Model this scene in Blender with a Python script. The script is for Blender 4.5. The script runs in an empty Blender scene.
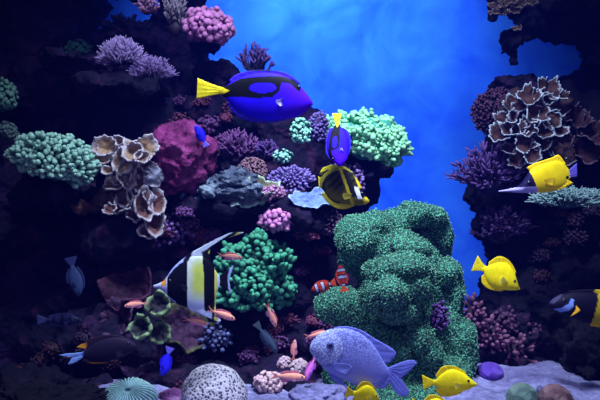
import bpy, bmesh, math, random
from mathutils import Vector, Matrix, noise
from mathutils.bvhtree import BVHTree

# ---------------------------------------------------------------- camera, world, lights, exposure
sc = bpy.context.scene
COL = sc.collection
D = 2.2            # camera to the reference plane Y = 0
S = 0.0025         # metres per photo pixel in that plane


def P(px, py, Y=0.0):
    k = (D + Y) / D * S
    return Vector(((px - 300) * k, Y, (200 - py) * k))


def K(Y):
    return (D + Y) / D * S


cam_d = bpy.data.cameras.new('camera')
cam = bpy.data.objects.new('camera', cam_d)
COL.objects.link(cam)
cam.location = (0, -D, 0)
cam.rotation_euler = (math.pi / 2, 0, 0)
cam_d.sensor_width = 36
cam_d.lens = 36 * D / (600 * S)
cam_d.clip_start = 0.05
sc.camera = cam

world = bpy.data.worlds.new('world')
sc.world = world
world.use_nodes = True
bg = world.node_tree.nodes['Background']
bg.inputs[0].default_value = (0.05, 0.06, 0.75, 1)
bg.inputs[1].default_value = 0.045

sc.view_settings.view_transform = 'Standard'
sc.view_settings.look = 'None'
sc.view_settings.gamma = 1
sc.view_settings.exposure = 0.0


def aim(o, target):
    d = Vector(target) - o.location
    o.rotation_euler = d.to_track_quat('-Z', 'Y').to_euler()


def area(name, loc, target, sx, sy, power, color, spread=180):
    l = bpy.data.lights.new(name, 'AREA')
    l.shape = 'RECTANGLE'
    l.size, l.size_y = sx, sy
    l.energy = power
    l.color = color
    l.spread = math.radians(spread)
    o = bpy.data.objects.new(name, l)
    COL.objects.link(o)
    o.location = loc
    aim(o, target)
    return o


def spot(name, loc, target, angle, blend, power, color, radius=0.05):
    l = bpy.data.lights.new(name, 'SPOT')
    l.energy = power
    l.color = color
    l.spot_size = math.radians(angle)
    l.spot_blend = blend
    l.shadow_soft_size = radius
    o = bpy.data.objects.new(name, l)
    COL.objects.link(o)
    o.location = loc
    aim(o, target)
    return o


# the tank's pendant lamps over the reef
area('tank_lamp', (0.12, -0.5, 1.4), (0.12, 0.25, -0.3), 0.8, 0.35, 22, (0.6, 0.72, 1.0), 84)
spot('tank_spot', (-0.2, -0.15, 1.5), (-0.2, 0.45, 0.0), 58, 0.9, 44, (0.6, 0.7, 1.0), 0.08)
spot('tank_spot', (0.24, -0.5, 1.45), (0.2, 0.05, -0.2), 46, 0.9, 40, (0.75, 0.82, 1.0), 0.08)
# added fill light from the front, brightening the fish
area('front_fill', (0.1, -2.6, 0.5), (0.1, 0.3, -0.1), 1.4, 0.7, 6.0, (0.5, 0.52, 1.0), 110)
# blue lamp washing the back wall from above
wl = spot('blue_lamp', (0.12, 1.12, 1.42), (0.12, 1.85, 0.62), 104, 1.0, 165, (0.42, 0.66, 1.0), 0.1)
wl.data.use_nodes = True
nt = wl.data.node_tree
em = nt.nodes['Emission']
tc = nt.nodes.new('ShaderNodeTexCoord')
nz = nt.nodes.new('ShaderNodeTexNoise')
nz.inputs['Scale'].default_value = 8.0
nz.inputs['Detail'].default_value = 5
nz.inputs['Distortion'].default_value = 0.8
nt.links.new(tc.outputs['Normal'], nz.inputs['Vector'])
mr = nt.nodes.new('ShaderNodeMapRange')
mr.inputs[1].default_value = 0.3
mr.inputs[2].default_value = 0.7
mr.inputs[3].default_value = 0.5
mr.inputs[4].default_value = 1.5
nt.links.new(nz.outputs['Fac'], mr.inputs[0])
nt.links.new(mr.outputs[0], em.inputs['Strength'])


# ---------------------------------------------------------------- materials
def lin(c):
    out = []
    for v in c:
        v = v / 255.0
        out.append(v / 12.92 if v <= 0.04045 else ((v + 0.055) / 1.055) ** 2.4)
    return out


def new_mat(name):
    m = bpy.data.materials.new(name)
    m.use_nodes = True
    return m, m.node_tree, m.node_tree.nodes['Principled BSDF']


def N(nt, t, **kw):
    n = nt.nodes.new(t)
    for k, v in kw.items():
        n.inputs[k.replace('_', ' ')].default_value = v
    return n


def ramp(nt, stops):
    r = nt.nodes.new('ShaderNodeValToRGB')
    el = r.color_ramp.elements
    while len(el) < len(stops):
        el.new(0.5)
    for e, (p, c) in zip(el, stops):
        e.position = p
        e.color = (*c[:3], 1)
    return r


def mix(nt, mode, fac=1.0):
    m = nt.nodes.new('ShaderNodeMix')
    m.data_type = 'RGBA'
    m.blend_type = mode
    m.inputs[0].default_value = fac
    return m


def attr_mat(name, rough=0.6, mottle=0.35, scale=60, bump=0.3, spec=0.3, sss=0.0, cells=None, bump_dist=0.002):
    """colour of the thing from its 'Col' attribute, broken up with procedural mottling"""
    m, nt, b = new_mat(name)
    a = nt.nodes.new('ShaderNodeAttribute')
    a.attribute_name = 'Col'
    tc = nt.nodes.new('ShaderNodeTexCoord')
    n = N(nt, 'ShaderNodeTexNoise', Scale=scale, Detail=4)
    nt.links.new(tc.outputs['Object'], n.inputs['Vector'])
    r = ramp(nt, [(0.3, [1 - mottle] * 3), (0.7, [1 + mottle * 0.4] * 3)])
    nt.links.new(n.outputs['Fac'], r.inputs[0])
    mx = mix(nt, 'MULTIPLY')
    nt.links.new(a.outputs['Color'], mx.inputs[6])
    nt.links.new(r.outputs[0], mx.inputs[7])
    out = mx.outputs[2]
    h = n.outputs['Fac']
    if cells:
        v = N(nt, 'ShaderNodeTexVoronoi', Scale=cells)
        nt.links.new(tc.outputs['Object'], v.inputs['Vector'])
        r2 = ramp(nt, [(0.15, (1.25, 1.25, 1.2)), (0.6, (0.5, 0.5, 0.6))])
        nt.links.new(v.outputs['Distance'], r2.inputs[0])
        m2 = mix(nt, 'MULTIPLY')
        nt.links.new(out, m2.inputs[6])
        nt.links.new(r2.outputs[0], m2.inputs[7])
        out = m2.outputs[2]
    nt.links.new(out, b.inputs['Base Color'])
    bp = N(nt, 'ShaderNodeBump', Strength=bump, Distance=bump_dist)
    nt.links.new(h, bp.inputs['Height'])
    nt.links.new(bp.outputs[0], b.inputs['Normal'])
    b.inputs['Roughness'].default_value = rough
    b.inputs['Specular IOR Level'].default_value = spec
    return m


M_CORAL = attr_mat('coral_skin', 0.7, 0.3, 90, 0.4, 0.25)
M_PLATE = attr_mat('plate_coral_skin', 0.7, 0.5, 55, 1.0, 0.15, bump_dist=0.008)
M_FISH = attr_mat('fish_skin', 0.6, 0.12, 8, 0.05, 0.1)
M_FIN = attr_mat('fish_fin', 0.6, 0.2, 12, 0.05, 0.15)
M_EYE = attr_mat('fish_eye', 0.12, 0.0, 10, 0.0, 0.6)


def scale_mat(name, cells):
    m, nt, b = new_mat(name)
    a = nt.nodes.new('ShaderNodeAttribute')
    a.attribute_name = 'Col'
    tc = nt.nodes.new('ShaderNodeTexCoord')
    v = N(nt, 'ShaderNodeTexVoronoi', Scale=cells, Randomness=1.0)
    nt.links.new(tc.outputs['Object'], v.inputs['Vector'])
    r2 = ramp(nt, [(0.3, (1.25, 1.25, 1.18)), (0.6, (0.5, 0.5, 0.68))])
    nt.links.new(v.outputs['Distance'], r2.inputs[0])
    m2 = mix(nt, 'MULTIPLY')
    nt.links.new(a.outputs['Color'], m2.inputs[6])
    nt.links.new(r2.outputs[0], m2.inputs[7])
    m3 = mix(nt, 'MIX')
    nt.links.new(a.outputs['Alpha'], m3.inputs[0])
    nt.links.new(a.outputs['Color'], m3.inputs[6])
    nt.links.new(m2.outputs[2], m3.inputs[7])
    nt.links.new(m3.outputs[2], b.inputs['Base Color'])
    b.inputs['Roughness'].default_value = 0.5
    b.inputs['Specular IOR Level'].default_value = 0.3
    return m


M_SCALE = scale_mat('speckled_fish_skin', 44)


def rock_mat(name, dark, mid, light, patch, lo=0.52, hi=0.72):
    m, nt, b = new_mat(name)
    tc = nt.nodes.new('ShaderNodeTexCoord')
    n = N(nt, 'ShaderNodeTexNoise', Scale=14, Detail=8, Roughness=0.7)
    n2 = N(nt, 'ShaderNodeTexNoise', Scale=5, Detail=5, Roughness=0.6, Distortion=0.6)
    v = N(nt, 'ShaderNodeTexVoronoi', Scale=42)
    for x in (n, n2, v):
        nt.links.new(tc.outputs['Object'], x.inputs['Vector'])
    r = ramp(nt, [(0.3, lin(dark)), (0.52, lin(mid)), (0.75, lin(light))])
    nt.links.new(n.outputs['Fac'], r.inputs[0])
    r2 = ramp(nt, [(lo, (0, 0, 0)), (hi, (1, 1, 1))])
    nt.links.new(n2.outputs['Fac'], r2.inputs[0])
    mx = mix(nt, 'MIX')
    nt.links.new(r2.outputs[0], mx.inputs[0])
    nt.links.new(r.outputs[0], mx.inputs[6])
    mx.inputs[7].default_value = (*lin(patch), 1)
    nt.links.new(mx.outputs[2], b.inputs['Base Color'])
    ad = nt.nodes.new('ShaderNodeMath')
    ad.operation = 'ADD'
    nt.links.new(n.outputs['Fac'], ad.inputs[0])
    nt.links.new(v.outputs['Distance'], ad.inputs[1])
    bp = N(nt, 'ShaderNodeBump', Strength=0.9, Distance=0.012)
    nt.links.new(ad.outputs[0], bp.inputs['Height'])
    nt.links.new(bp.outputs[0], b.inputs['Normal'])
    b.inputs['Roughness'].default_value = 0.9
    b.inputs['Specular IOR Level'].default_value = 0.15
    return m


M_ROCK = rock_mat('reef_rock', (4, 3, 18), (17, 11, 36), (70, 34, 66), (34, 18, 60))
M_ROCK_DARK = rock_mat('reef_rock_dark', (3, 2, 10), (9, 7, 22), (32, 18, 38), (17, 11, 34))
M_PINK = rock_mat('pink_encrusted_rock', (50, 18, 44), (112, 38, 90), (168, 84, 140), (70, 24, 66))
M_MOTTLED = rock_mat('mottled_rock', (30, 18, 44), (104, 58, 110), (178, 140, 180), (50, 30, 90))

# back wall: blue, with the water's rippling light put into the colour as faint clouds
M_WALL, nt_, b_ = new_mat('blue_back_wall')
tc_ = nt_.nodes.new('ShaderNodeTexCoord')
n_ = N(nt_, 'ShaderNodeTexNoise', Scale=5.0, Detail=8, Roughness=0.6, Distortion=0.6)
nt_.links.new(tc_.outputs['Object'], n_.inputs['Vector'])
r_ = ramp(nt_, [(0.3, (0.012, 0.085, 0.92)), (0.7, (0.042, 0.205, 1.0))])
nt_.links.new(n_.outputs['Fac'], r_.inputs[0])
nt_.links.new(r_.outputs[0], b_.inputs['Base Color'])
b_.inputs['Roughness'].default_value = 0.9
b_.inputs['Specular IOR Level'].default_value = 0.1

M_SAND, nt_, b_ = new_mat('pale_sand')
tc_ = nt_.nodes.new('ShaderNodeTexCoord')
n_ = N(nt_, 'ShaderNodeTexNoise', Scale=60, Detail=8, Roughness=0.75)
n2_ = N(nt_, 'ShaderNodeTexNoise', Scale=7, Detail=4)
for x_ in (n_, n2_):
    nt_.links.new(tc_.outputs['Object'], x_.inputs['Vector'])
r_ = ramp(nt_, [(0.3, lin((84, 78, 120))), (0.55, lin((132, 130, 180))), (0.75, lin((186, 186, 220)))])
nt_.links.new(n_.outputs['Fac'], r_.inputs[0])
r2_ = ramp(nt_, [(0.35, (0.55, 0.5, 0.6)), (0.6, (1, 1, 1))])
nt_.links.new(n2_.outputs['Fac'], r2_.inputs[0])
mx_ = mix(nt_, 'MULTIPLY')
nt_.links.new(r_.outputs[0], mx_.inputs[6])
nt_.links.new(r2_.outputs[0], mx_.inputs[7])
nt_.links.new(mx_.outputs[2], b_.inputs['Base Color'])
bp_ = N(nt_, 'ShaderNodeBump', Strength=0.8, Distance=0.006)
nt_.links.new(n_.outputs['Fac'], bp_.inputs['Height'])
nt_.links.new(bp_.outputs[0], b_.inputs['Normal'])
b_.inputs['Roughness'].default_value = 0.95

# brain coral maze
M_BRAIN, nt_, b_ = new_mat('brain_coral_maze')
tc_ = nt_.nodes.new('ShaderNodeTexCoord')
nn_ = N(nt_, 'ShaderNodeTexNoise', Scale=30, Detail=2)
nt_.links.new(tc_.outputs['Object'], nn_.inputs['Vector'])
mm_ = mix(nt_, 'LINEAR_LIGHT', 0.003)
nt_.links.new(tc_.outputs['Object'], mm_.inputs[6])
nt_.links.new(nn_.outputs['Color'], mm_.inputs[7])
v_ = N(nt_, 'ShaderNodeTexVoronoi', Scale=135)
nt_.links.new(mm_.outputs[2], v_.inputs['Vector'])
r_ = ramp(nt_, [(0.3, lin((52, 42, 74))), (0.5, lin((200, 192, 206)))])
nt_.links.new(v_.outputs['Distance'], r_.inputs[0])
nt_.links.new(r_.outputs[0], b_.inputs['Base Color'])
bp_ = N(nt_, 'ShaderNodeBump', Strength=0.8, Distance=0.004)
nt_.links.new(v_.outputs['Distance'], bp_.inputs['Height'])
nt_.links.new(bp_.outputs[0], b_.inputs['Normal'])
b_.inputs['Roughness'].default_value = 0.8


# ---------------------------------------------------------------- helpers
def tag(o, label=None, cat=None, group=None, kind=None):
    if label: o['label'] = label
    if cat: o['category'] = cat
    if group: o['group'] = group
    if kind: o['kind'] = kind
    return o


def empty(name, loc=(0, 0, 0)):
    o = bpy.data.objects.new(name, None)
    o.empty_display_size = 0.02
    COL.objects.link(o)
    o.location = loc
    return o


class MB:
    """collects shapes (world coordinates) and links them as one mesh object"""

    def __init__(s):
        s.v = []; s.f = []; s.c = []

    def ring_tube(s, pts, rad, cols, seg=6, cap=True, squash=None):
        n0 = len(s.v)
        n = len(pts)
        for i, p in enumerate(pts):
            a = pts[max(i - 1, 0)]; b = pts[min(i + 1, n - 1)]
            t = (b - a)
            t = t.normalized() if t.length > 1e-9 else Vector((0, 0, 1))
            x = t.cross(Vector((0.13, 0.97, 0.21)))
            if x.length < 1e-4: x = t.cross(Vector((1, 0, 0)))
            x.normalize()
            y = t.cross(x)
            for k in range(seg):
                an = 2 * math.pi * k / seg
                s.v.append(p + (x * math.cos(an) + y * math.sin(an)) * rad[i])
                s.c.append(cols[i])
        for i in range(n - 1):
            for k in range(seg):
                a = n0 + i * seg + k; b = n0 + i * seg + (k + 1) % seg
                s.f.append((a, b, b + seg, a + seg))
        if cap:
            for i, base in ((0, n0), (n - 1, n0 + (n - 1) * seg)):
                s.v.append(pts[i] + (pts[i] - pts[1 if i == 0 else n - 2]).normalized() * rad[i] * 0.45)
                s.c.append(cols[i])
                c = len(s.v) - 1
                for k in range(seg):
                    a = base + k; b = base + (k + 1) % seg
                    s.f.append((b, a, c) if i == 0 else (a, b, c))

    def knob(s, p0, p1, r, ca, cb, seg=6, neck=0.6):
        d = p1 - p0
        fr = [0.0, 0.45, 0.68, 0.86, 0.96, 1.0]
        rr = [neck, neck * 1.05, 1.0, 0.95, 0.62, 0.25]
        pts = [p0 + d * f for f in fr]
        cols = [ca, ca, tuple((a + b) / 2 for a, b in zip(ca, cb)), cb, cb, cb]
        s.ring_tube(pts, [r * k for k in rr], cols, seg)

    def ellipsoid(s, c, rx, ry, rz, col, nu=24, nv=14, amp=0.0, freq=10, seed=0, colfn=None):
        n0 = len(s.v)
        for j in range(nv + 1):
            th = math.pi * j / nv
            for i in range(nu):
                ph = 2 * math.pi * i / nu
                d = Vector((math.sin(th) * math.cos(ph), math.sin(th) * math.sin(ph), math.cos(th)))
                q = Vector((d.x * rx, d.y * ry, d.z * rz))
                k = 1.0
                if amp:
                    k += amp * noise.fractal((q + c) * freq + Vector((seed, 0, 0)), 0.6, 2.0, 4)
                s.v.append(c + q * k)
                s.c.append(colfn(d, k) if colfn else col)
        for j in range(nv):
            for i in range(nu):
                a = n0 + j * nu + i; b = n0 + j * nu + (i + 1) % nu
                s.f.append((a, a + nu, b + nu, b))

    def grid(s, pts, cols, nu, nv, close_u=False):
        n0 = len(s.v)
        s.v += pts; s.c += cols
        for j in range(nv - 1):
            for i in range(nu if close_u else nu - 1):
                a = n0 + j * nu + i; b = n0 + j * nu + (i + 1) % nu
                s.f.append((a, b, b + nu, a + nu))

    def build(s, name, mat, parent=None, origin=None, smooth=True, local=False):
        me = bpy.data.meshes.new(name)
        org = Vector((0, 0, 0))
        if not local:
            if parent is not None:
                org = parent.location.copy()
            elif origin is not None:
                org = Vector(origin)
            else:
                org = sum(s.v, Vector()) / max(len(s.v), 1)
        me.from_pydata([tuple(p - org) for p in s.v], [], s.f)
        at = me.color_attributes.new('Col', 'FLOAT_COLOR', 'POINT')
        flat = []
        for c in s.c:
            flat += [c[0], c[1], c[2], c[3] if len(c) > 3 else 1.0]
        at.data.foreach_set('color', flat)
        if smooth:
            me.polygons.foreach_set('use_smooth', [True] * len(me.polygons))
        me.materials.append(mat)
        me.update()
        o = bpy.data.objects.new(name, me)
        COL.objects.link(o)
        if parent is not None:
            o.parent = parent
        elif not local:
            o.location = org
        return o


def L(c, k=1.0):
    r = lin(c)
    return (r[0] * k, r[1] * k, r[2] * k)


def lerp(a, b, t):
    return tuple(x + (y - x) * t for x, y in zip(a, b))


def fib(n):
    g = math.pi * (3 - math.sqrt(5))
    for i in range(n):
        y = 1 - 2 * (i + 0.5) / n
        r = math.sqrt(1 - y * y)
        yield Vector((math.cos(g * i) * r, math.sin(g * i) * r, y))


def catmull(pts, n):
    out = []
    m = len(pts)
    for i in range(n):
        t = i / (n - 1) * (m - 1)
        k = min(int(t), m - 2)
        f = t - k
        p0 = pts[max(k - 1, 0)]; p1 = pts[k]; p2 = pts[k + 1]; p3 = pts[min(k + 2, m - 1)]
        out.append(tuple(0.5 * ((2 * b) + (-a + c) * f + (2 * a - 5 * b + 4 * c - d) * f * f + (-a + 3 * b - 3 * c + d) * f ** 3)
                         for a, b, c, d in zip(p0, p1, p2, p3)))
    return out


# ---------------------------------------------------------------- the setting
WALL_Y = 1.85


def plane_grid(x0, x1, y0, y1, nx, ny, fn):
    mb = MB()
    pts = []
    for j in range(ny):
        for i in range(nx):
            pts.append(fn(x0 + (x1 - x0) * i / (nx - 1), y0 + (y1 - y0) * j / (ny - 1)))
    mb.grid(pts, [(1, 1, 1)] * len(pts), nx, ny)
    return mb


tag(plane_grid(-2.2, 2.2, -0.7, 1.75, 12, 8, lambda x, z: Vector((x, WALL_Y + 0.02 * noise.noise(Vector((x, z, 0))), z))).build('wall_back', M_WALL),
    'cloudy bright blue back wall of the aquarium', kind='structure')
tag(plane_grid(-0.9, WALL_Y, -0.7, 1.75, 8, 8, lambda y, z: Vector((-1.75, y, z))).build('wall_left', M_ROCK_DARK), 'dark left side wall of the aquarium', kind='structure')
tag(plane_grid(-0.9, WALL_Y, -0.7, 1.75, 8, 8, lambda y, z: Vector((1.75, y, z))).build('wall_right', M_ROCK_DARK), 'dark right side wall of the aquarium', kind='structure')


def floor_fn(x, y):
    z = -0.505 + 0.018 * noise.fractal(Vector((x * 5, y * 5, 1)), 0.6, 2, 4)
    z += 0.03 * math.exp(-((x - 0.5) ** 2 / 0.08 + (y - 0.2) ** 2 / 0.05))
    return Vector((x, y, z))


tag(plane_grid(-1.75, 1.75, -0.7, WALL_Y, 180, 130, floor_fn).build('floor', M_SAND), 'pale lavender sand bed of the aquarium', kind='structure')


# the water: a thin blue haze filling the whole tank, the camera included
wm = bpy.data.materials.new('tank_water')
wm.use_nodes = True
wt = wm.node_tree
wt.nodes.clear()
wo = wt.nodes.new('ShaderNodeOutputMaterial')
ws = wt.nodes.new('ShaderNodeVolumeScatter')
ws.inputs['Color'].default_value = (0.03, 0.07, 1.0, 1)
ws.inputs['Density'].default_value = 0.022
ws.inputs['Anisotropy'].default_value = 0.0
wt.links.new(ws.outputs[0], wo.inputs['Volume'])
bm = bmesh.new()
bmesh.ops.create_cube(bm, size=1, matrix=Matrix.Translation((0, -0.6, 0.5)) @ Matrix.Diagonal((3.9, 5.2, 2.9, 1)))
me = bpy.data.meshes.new('water')
bm.to_mesh(me); bm.free()
me.materials.append(wm)
wob = bpy.data.objects.new('water', me)
COL.objects.link(wob)
tag(wob, 'clear blue water filling the whole aquarium', kind='structure')


# ---------------------------------------------------------------- reef rock
def tex(name, kind, size, depth=3):
    t = bpy.data.textures.new(name, kind)
    t.noise_scale = size
    if kind == 'CLOUDS': t.noise_depth = depth
    return t


T_BIG = tex('rock_lumps', 'CLOUDS', 0.16)
T_MID = tex('rock_knobs', 'VORONOI', 0.07)
T_FINE = tex('rock_pits', 'CLOUDS', 0.025, 4)


def rock_mass(name, blobs, mat, voxel=0.014, disp=(0.11, 0.06, 0.03), fine=True, jag=0):
    """blobs: px, py, Y, rx, rz (px), ry (m); one fused, pitted mass of live rock, baked to a mesh"""
    bm = bmesh.new()
    for (px, py, Y, rx, rz, ry) in blobs:
        c = P(px, py, Y)
        k = K(Y)
        bmesh.ops.create_icosphere(bm, subdivisions=3, radius=1.0, matrix=Matrix.Translation(c) @ Matrix.Diagonal((rx * k, ry, rz * k, 1)))
    me = bpy.data.meshes.new(name)
    bm.to_mesh(me); bm.free()
    o = bpy.data.objects.new(name, me)
    COL.objects.link(o)
    r = o.modifiers.new('r', 'REMESH'); r.mode = 'VOXEL'; r.voxel_size = voxel
    for t, st in zip((T_BIG, T_MID, T_FINE), disp):
        if st == 0: continue
        d = o.modifiers.new('d', 'DISPLACE'); d.texture = t; d.strength = st; d.mid_level = 0.5; d.texture_coords = 'GLOBAL'
    dg = bpy.context.evaluated_depsgraph_get()
    me2 = bpy.data.meshes.new_from_object(o.evaluated_get(dg))
    o.modifiers.clear()
    o.data = me2
    me2.name = name
    me2.polygons.foreach_set('use_smooth', [True] * len(me2.polygons))
    me2.materials.clear(); me2.materials.append(mat)
    bpy.data.meshes.remove(me)
    return o


left_blobs = [
    # px, py, Y, rx, rz, ry
    (40, 210, 1.0, 90, 190, 0.35), (60, 330, 0.75, 110, 110, 0.35), (150, 170, 0.95, 90, 95, 0.35),
    (225, 130, 0.95, 70, 55, 0.3), (290, 160, 0.85, 52, 52, 0.25), (250, 250, 0.75, 90, 90, 0.3),
    (280, 330, 0.65, 90, 90, 0.3), (180, 330, 0.65, 110, 90, 0.3), (340, 190, 0.75, 30, 30, 0.2),
    (60, 100, 0.9, 100, 40, 0.3), (20, 40, 1.0, 75, 75, 0.3), (160, 118, 0.95, 45, 45, 0.25),
    (178, 45, 0.95, 26, 50, 0.2), (180, 5, 0.9, 22, 30, 0.2), (132, 44, 0.95, 42, 13, 0.2), (86, 0, 0.95, 18, 12, 0.2),
    (204, 40, 0.8, 16, 6, 0.08), (135, -9, 0.9, 60, 6, 0.1), (214, 96, 0.9, 22, 20, 0.2), (365, 165, 0.8, 25, 12, 0.15),
    # ledges
    (55, 168, 0.46, 30, 12, 0.18), (126, 188, 0.52, 18, 32, 0.16), (254, 282, 0.52, 24, 24, 0.18), (362, 145, 0.68, 26, 8, 0.14), (232, 196, 0.5, 24, 5, 0.14), (316, 203, 0.48, 14, 4, 0.14),
    (60, 195, 0.5, 45, 14, 0.2), (130, 235, 0.5, 50, 26, 0.2), (230, 208, 0.5, 70, 12, 0.2), (300, 215, 0.5, 35, 20, 0.2),
    (180, 165, 0.6, 36, 36, 0.2), (120, 90, 0.6, 50, 10, 0.2), (70, 62, 0.6, 30, 8, 0.15), (120, 335, 0.45, 60, 36, 0.2),
    (285, 380, 0.3, 50, 14, 0.2), (200, 370, 0.4, 70, 18, 0.2), (60, 395, 0.3, 70, 14, 0.2), (325, 345, 0.45, 30, 50, 0.15),
]
reef_left = rock_mass('reef_rock', left_blobs, M_ROCK)
tag(reef_left, 'tall dark purple rock wall filling the left half, pitted and overgrown', 'rock')

right_blobs = [
    (590, 12, 0.75, 60, 22, 0.2), (555, 2, 0.7, 45, 20, 0.18), (512, -2, 0.65, 20, 8, 0.1), (526, 22, 0.65, 12, 18, 0.08), (540, 26, 0.68, 14, 12, 0.08),
    (515, 42, 0.64, 4, 8, 0.03), (518, 50, 0.64, 2.5, 7, 0.015), (516, 57, 0.64, 2, 6, 0.012), (507, 38, 0.64, 4, 8, 0.03), (504, 46, 0.64, 3, 6, 0.02),
    (497, 6, 0.62, 5, 6, 0.04), (494, 14, 0.62, 3, 6, 0.02), (556, 34, 0.7, 8, 9, 0.05), (575, 36, 0.72, 12, 8, 0.06), (600, 50, 0.8, 16, 26, 0.12), (612, 80, 1.0, 28, 40, 0.2),
    (585, 92, 0.95, 20, 14, 0.15),
    (545, 160, 0.85, 55, 75, 0.3), (520, 110, 0.85, 32, 30, 0.2), (600, 190, 0.8, 70, 100, 0.3),
    (545, 230, 0.8, 65, 55, 0.25), (565, 310, 0.75, 75, 75, 0.25), (520, 320, 0.75, 40, 50, 0.2), (505, 225, 0.75, 30, 22, 0.15),
    (500, 190, 0.75, 32, 26, 0.15), (600, 350, 0.6, 50, 60, 0.2),
]
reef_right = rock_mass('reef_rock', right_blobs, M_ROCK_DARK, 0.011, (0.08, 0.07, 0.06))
tag(reef_right, 'dark overhanging rock mass down the right edge with a blue gap near its top', 'rock')


def bvh(*objs):
    dg = bpy.context.evaluated_depsgraph_get()
    vs, fs = [], []
    for o in objs:
        n0 = len(vs)
        vs += [o.matrix_world @ v.co for v in o.data.vertices]
        fs += [tuple(i + n0 for i in p.vertices) for p in o.data.polygons]
    return BVHTree.FromPolygons(vs, fs)


bpy.context.view_layer.update()
REEF = bvh(reef_left, reef_right)
CAM = Vector((0, -D, 0))


def hit(px, py, default=0.7):
    d = (P(px, py, 0) - CAM).normalized()
    loc, nor, idx, dist = REEF.ray_cast(CAM, d)
    if loc is None:
        return default
    return loc.y


# ---------------------------------------------------------------- coral builders
def bulb_coral(name, label, px, py, rx, rz, n, kr, tip, stem, Y=None, ry=None, klen=0.32, seed=1, group=None, cat='coral', amp=0.25, nf=2.1, core=0.8,
               rot=0, jit=0.25, base_col=None, neck=0.6, cut=0.55):
    rnd = random.Random(seed)
    if Y is None: Y = hit(px, py) - 0.02
    k = K(Y)
    c = P(px, py, Y)
    ry = ry if ry is not None else min(rx, rz) * k * 1.1
    root = empty(name, c + Vector((0, 0, -rz * k * 0.8)))
    tag(root, label, cat, group)
    mb = MB()
    A, B = rx * k, rz * k
    ct, st = math.cos(math.radians(rot)), math.sin(math.radians(rot))

    def pt(d, f):
        q = Vector((d.x * A, d.y * ry, d.z * B)) * f
        q *= 1 + amp * noise.noise(Vector((d.x * nf + seed, d.y * nf, d.z * nf)))
        return c + Vector((q.x * ct - q.z * st, q.y, q.x * st + q.z * ct))
    for d in fib(n):
        if d.y > cut or d.z < -0.75: continue
        d = (d + Vector((rnd.uniform(-1, 1), rnd.uniform(-1, 1), rnd.uniform(-1, 1))) * 0.09).normalized()
        f = 1 + rnd.uniform(-jit, jit) * 0.5
        p1 = pt(d, f)
        p0 = pt((d + Vector((0, 0.12, -0.2))).normalized(), f * (1 - klen) - 0.08)
        r = kr * k * rnd.uniform(0.75, 1.2)
        tv = rnd.uniform(0.75, 1.1)
        mb.knob(p0, p1, r, L(stem), L(tip, tv), 7, neck)
    mb.build('coral_branches', M_CORAL, root)
    b = MB()
    bc = L(base_col or stem)
    n0 = 0
    b.ellipsoid(c + Vector((0, ry * 0.12, 0)), A * core, ry * core, B * core, bc, 28, 16, 0.25, 14, seed)
    if rot:
        b.v = [c + Vector(((v - c).x * ct - (v - c).z * st, (v - c).y, (v - c).x * st + (v - c).z * ct)) for v in b.v]
    b.build('coral_base', M_CORAL, root)
    return root


def bush_coral(name, label, px, py, rx, rz, n, tr, tip, stem, Y=None, seed=1, group=None, spread=1.0, up=0.5, twigs=4, depth=None, cat='coral', front=-0.6, rough=False):
    """branching coral: px, py = foot of the colony; branches fan up, sideways and forward"""
    rnd = random.Random(seed)
    if Y is None: Y = hit(px, py) - 0.01
    k = K(Y)
    c = P(px, py, Y)
    root = empty(name, c)
    tag(root, label, cat, group)
    mb = MB()
    ry = depth if depth is not None else min(rx, rz) * k
    cs, ctp = L(stem), L(tip)
    for i in range(n):
        a = rnd.uniform(0, 2 * math.pi)
        e = rnd.uniform(0.0, 1.0) ** 0.7
        d = Vector((math.cos(a) * e * spread, math.sin(a) * e * 0.9 + front * 0.5, math.sqrt(max(0.02, 1 - e * e)) * (1 - up) + up)).normalized()
        ln = rnd.uniform(0.45, 1.08) if rough else rnd.uniform(0.75, 1.05)
        tgt = Vector((d.x * rx * k, d.y * ry, d.z * rz * k)) * ln
        pts = []
        m = 6
        wob = Vector((rnd.uniform(-1, 1), rnd.uniform(-1, 1), rnd.uniform(-1, 1))) * tr * k * 2.0
        for j in range(m):
            t = j / (m - 1)
            pts.append(c + tgt * t + wob * math.sin(t * math.pi) * 1.2)
        cols = [lerp(cs, ctp, max(0, (j / (m - 1) - 0.5) / 0.5) ** 2) for j in range(m)]
        mb.ring_tube(pts, [tr * k * (1.15 - 0.55 * j / (m - 1)) for j in range(m)], cols, 5)
        for q in range(twigs):
            t = rnd.uniform(0.45, 0.95)
            j = int(t * (m - 1))
            p0 = pts[j]
            dd = (tgt.normalized() + Vector((rnd.uniform(-1, 1), rnd.uniform(-1, 0.6), rnd.uniform(-0.5, 1))) * 0.9).normalized()
            l = tgt.length * rnd.uniform(0.12, 0.28)
            p1 = p0 + dd * l
            mb.ring_tube([p0, (p0 + p1) / 2 + wob * 0.2, p1], [tr * k * 0.75, tr * k * 0.65, tr * k * 0.4], [lerp(cs, ctp, t * 0.6), lerp(cs, ctp, 0.7), ctp], 5)
    mb.build('coral_branches', M_CORAL, root)
    b = MB()
    b.ellipsoid(c, rx * k * 0.3, ry * 0.4, rz * k * 0.22, cs, 14, 8, 0.3, 14, seed)
    b.build('coral_base', M_CORAL, root)
    return root


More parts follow.
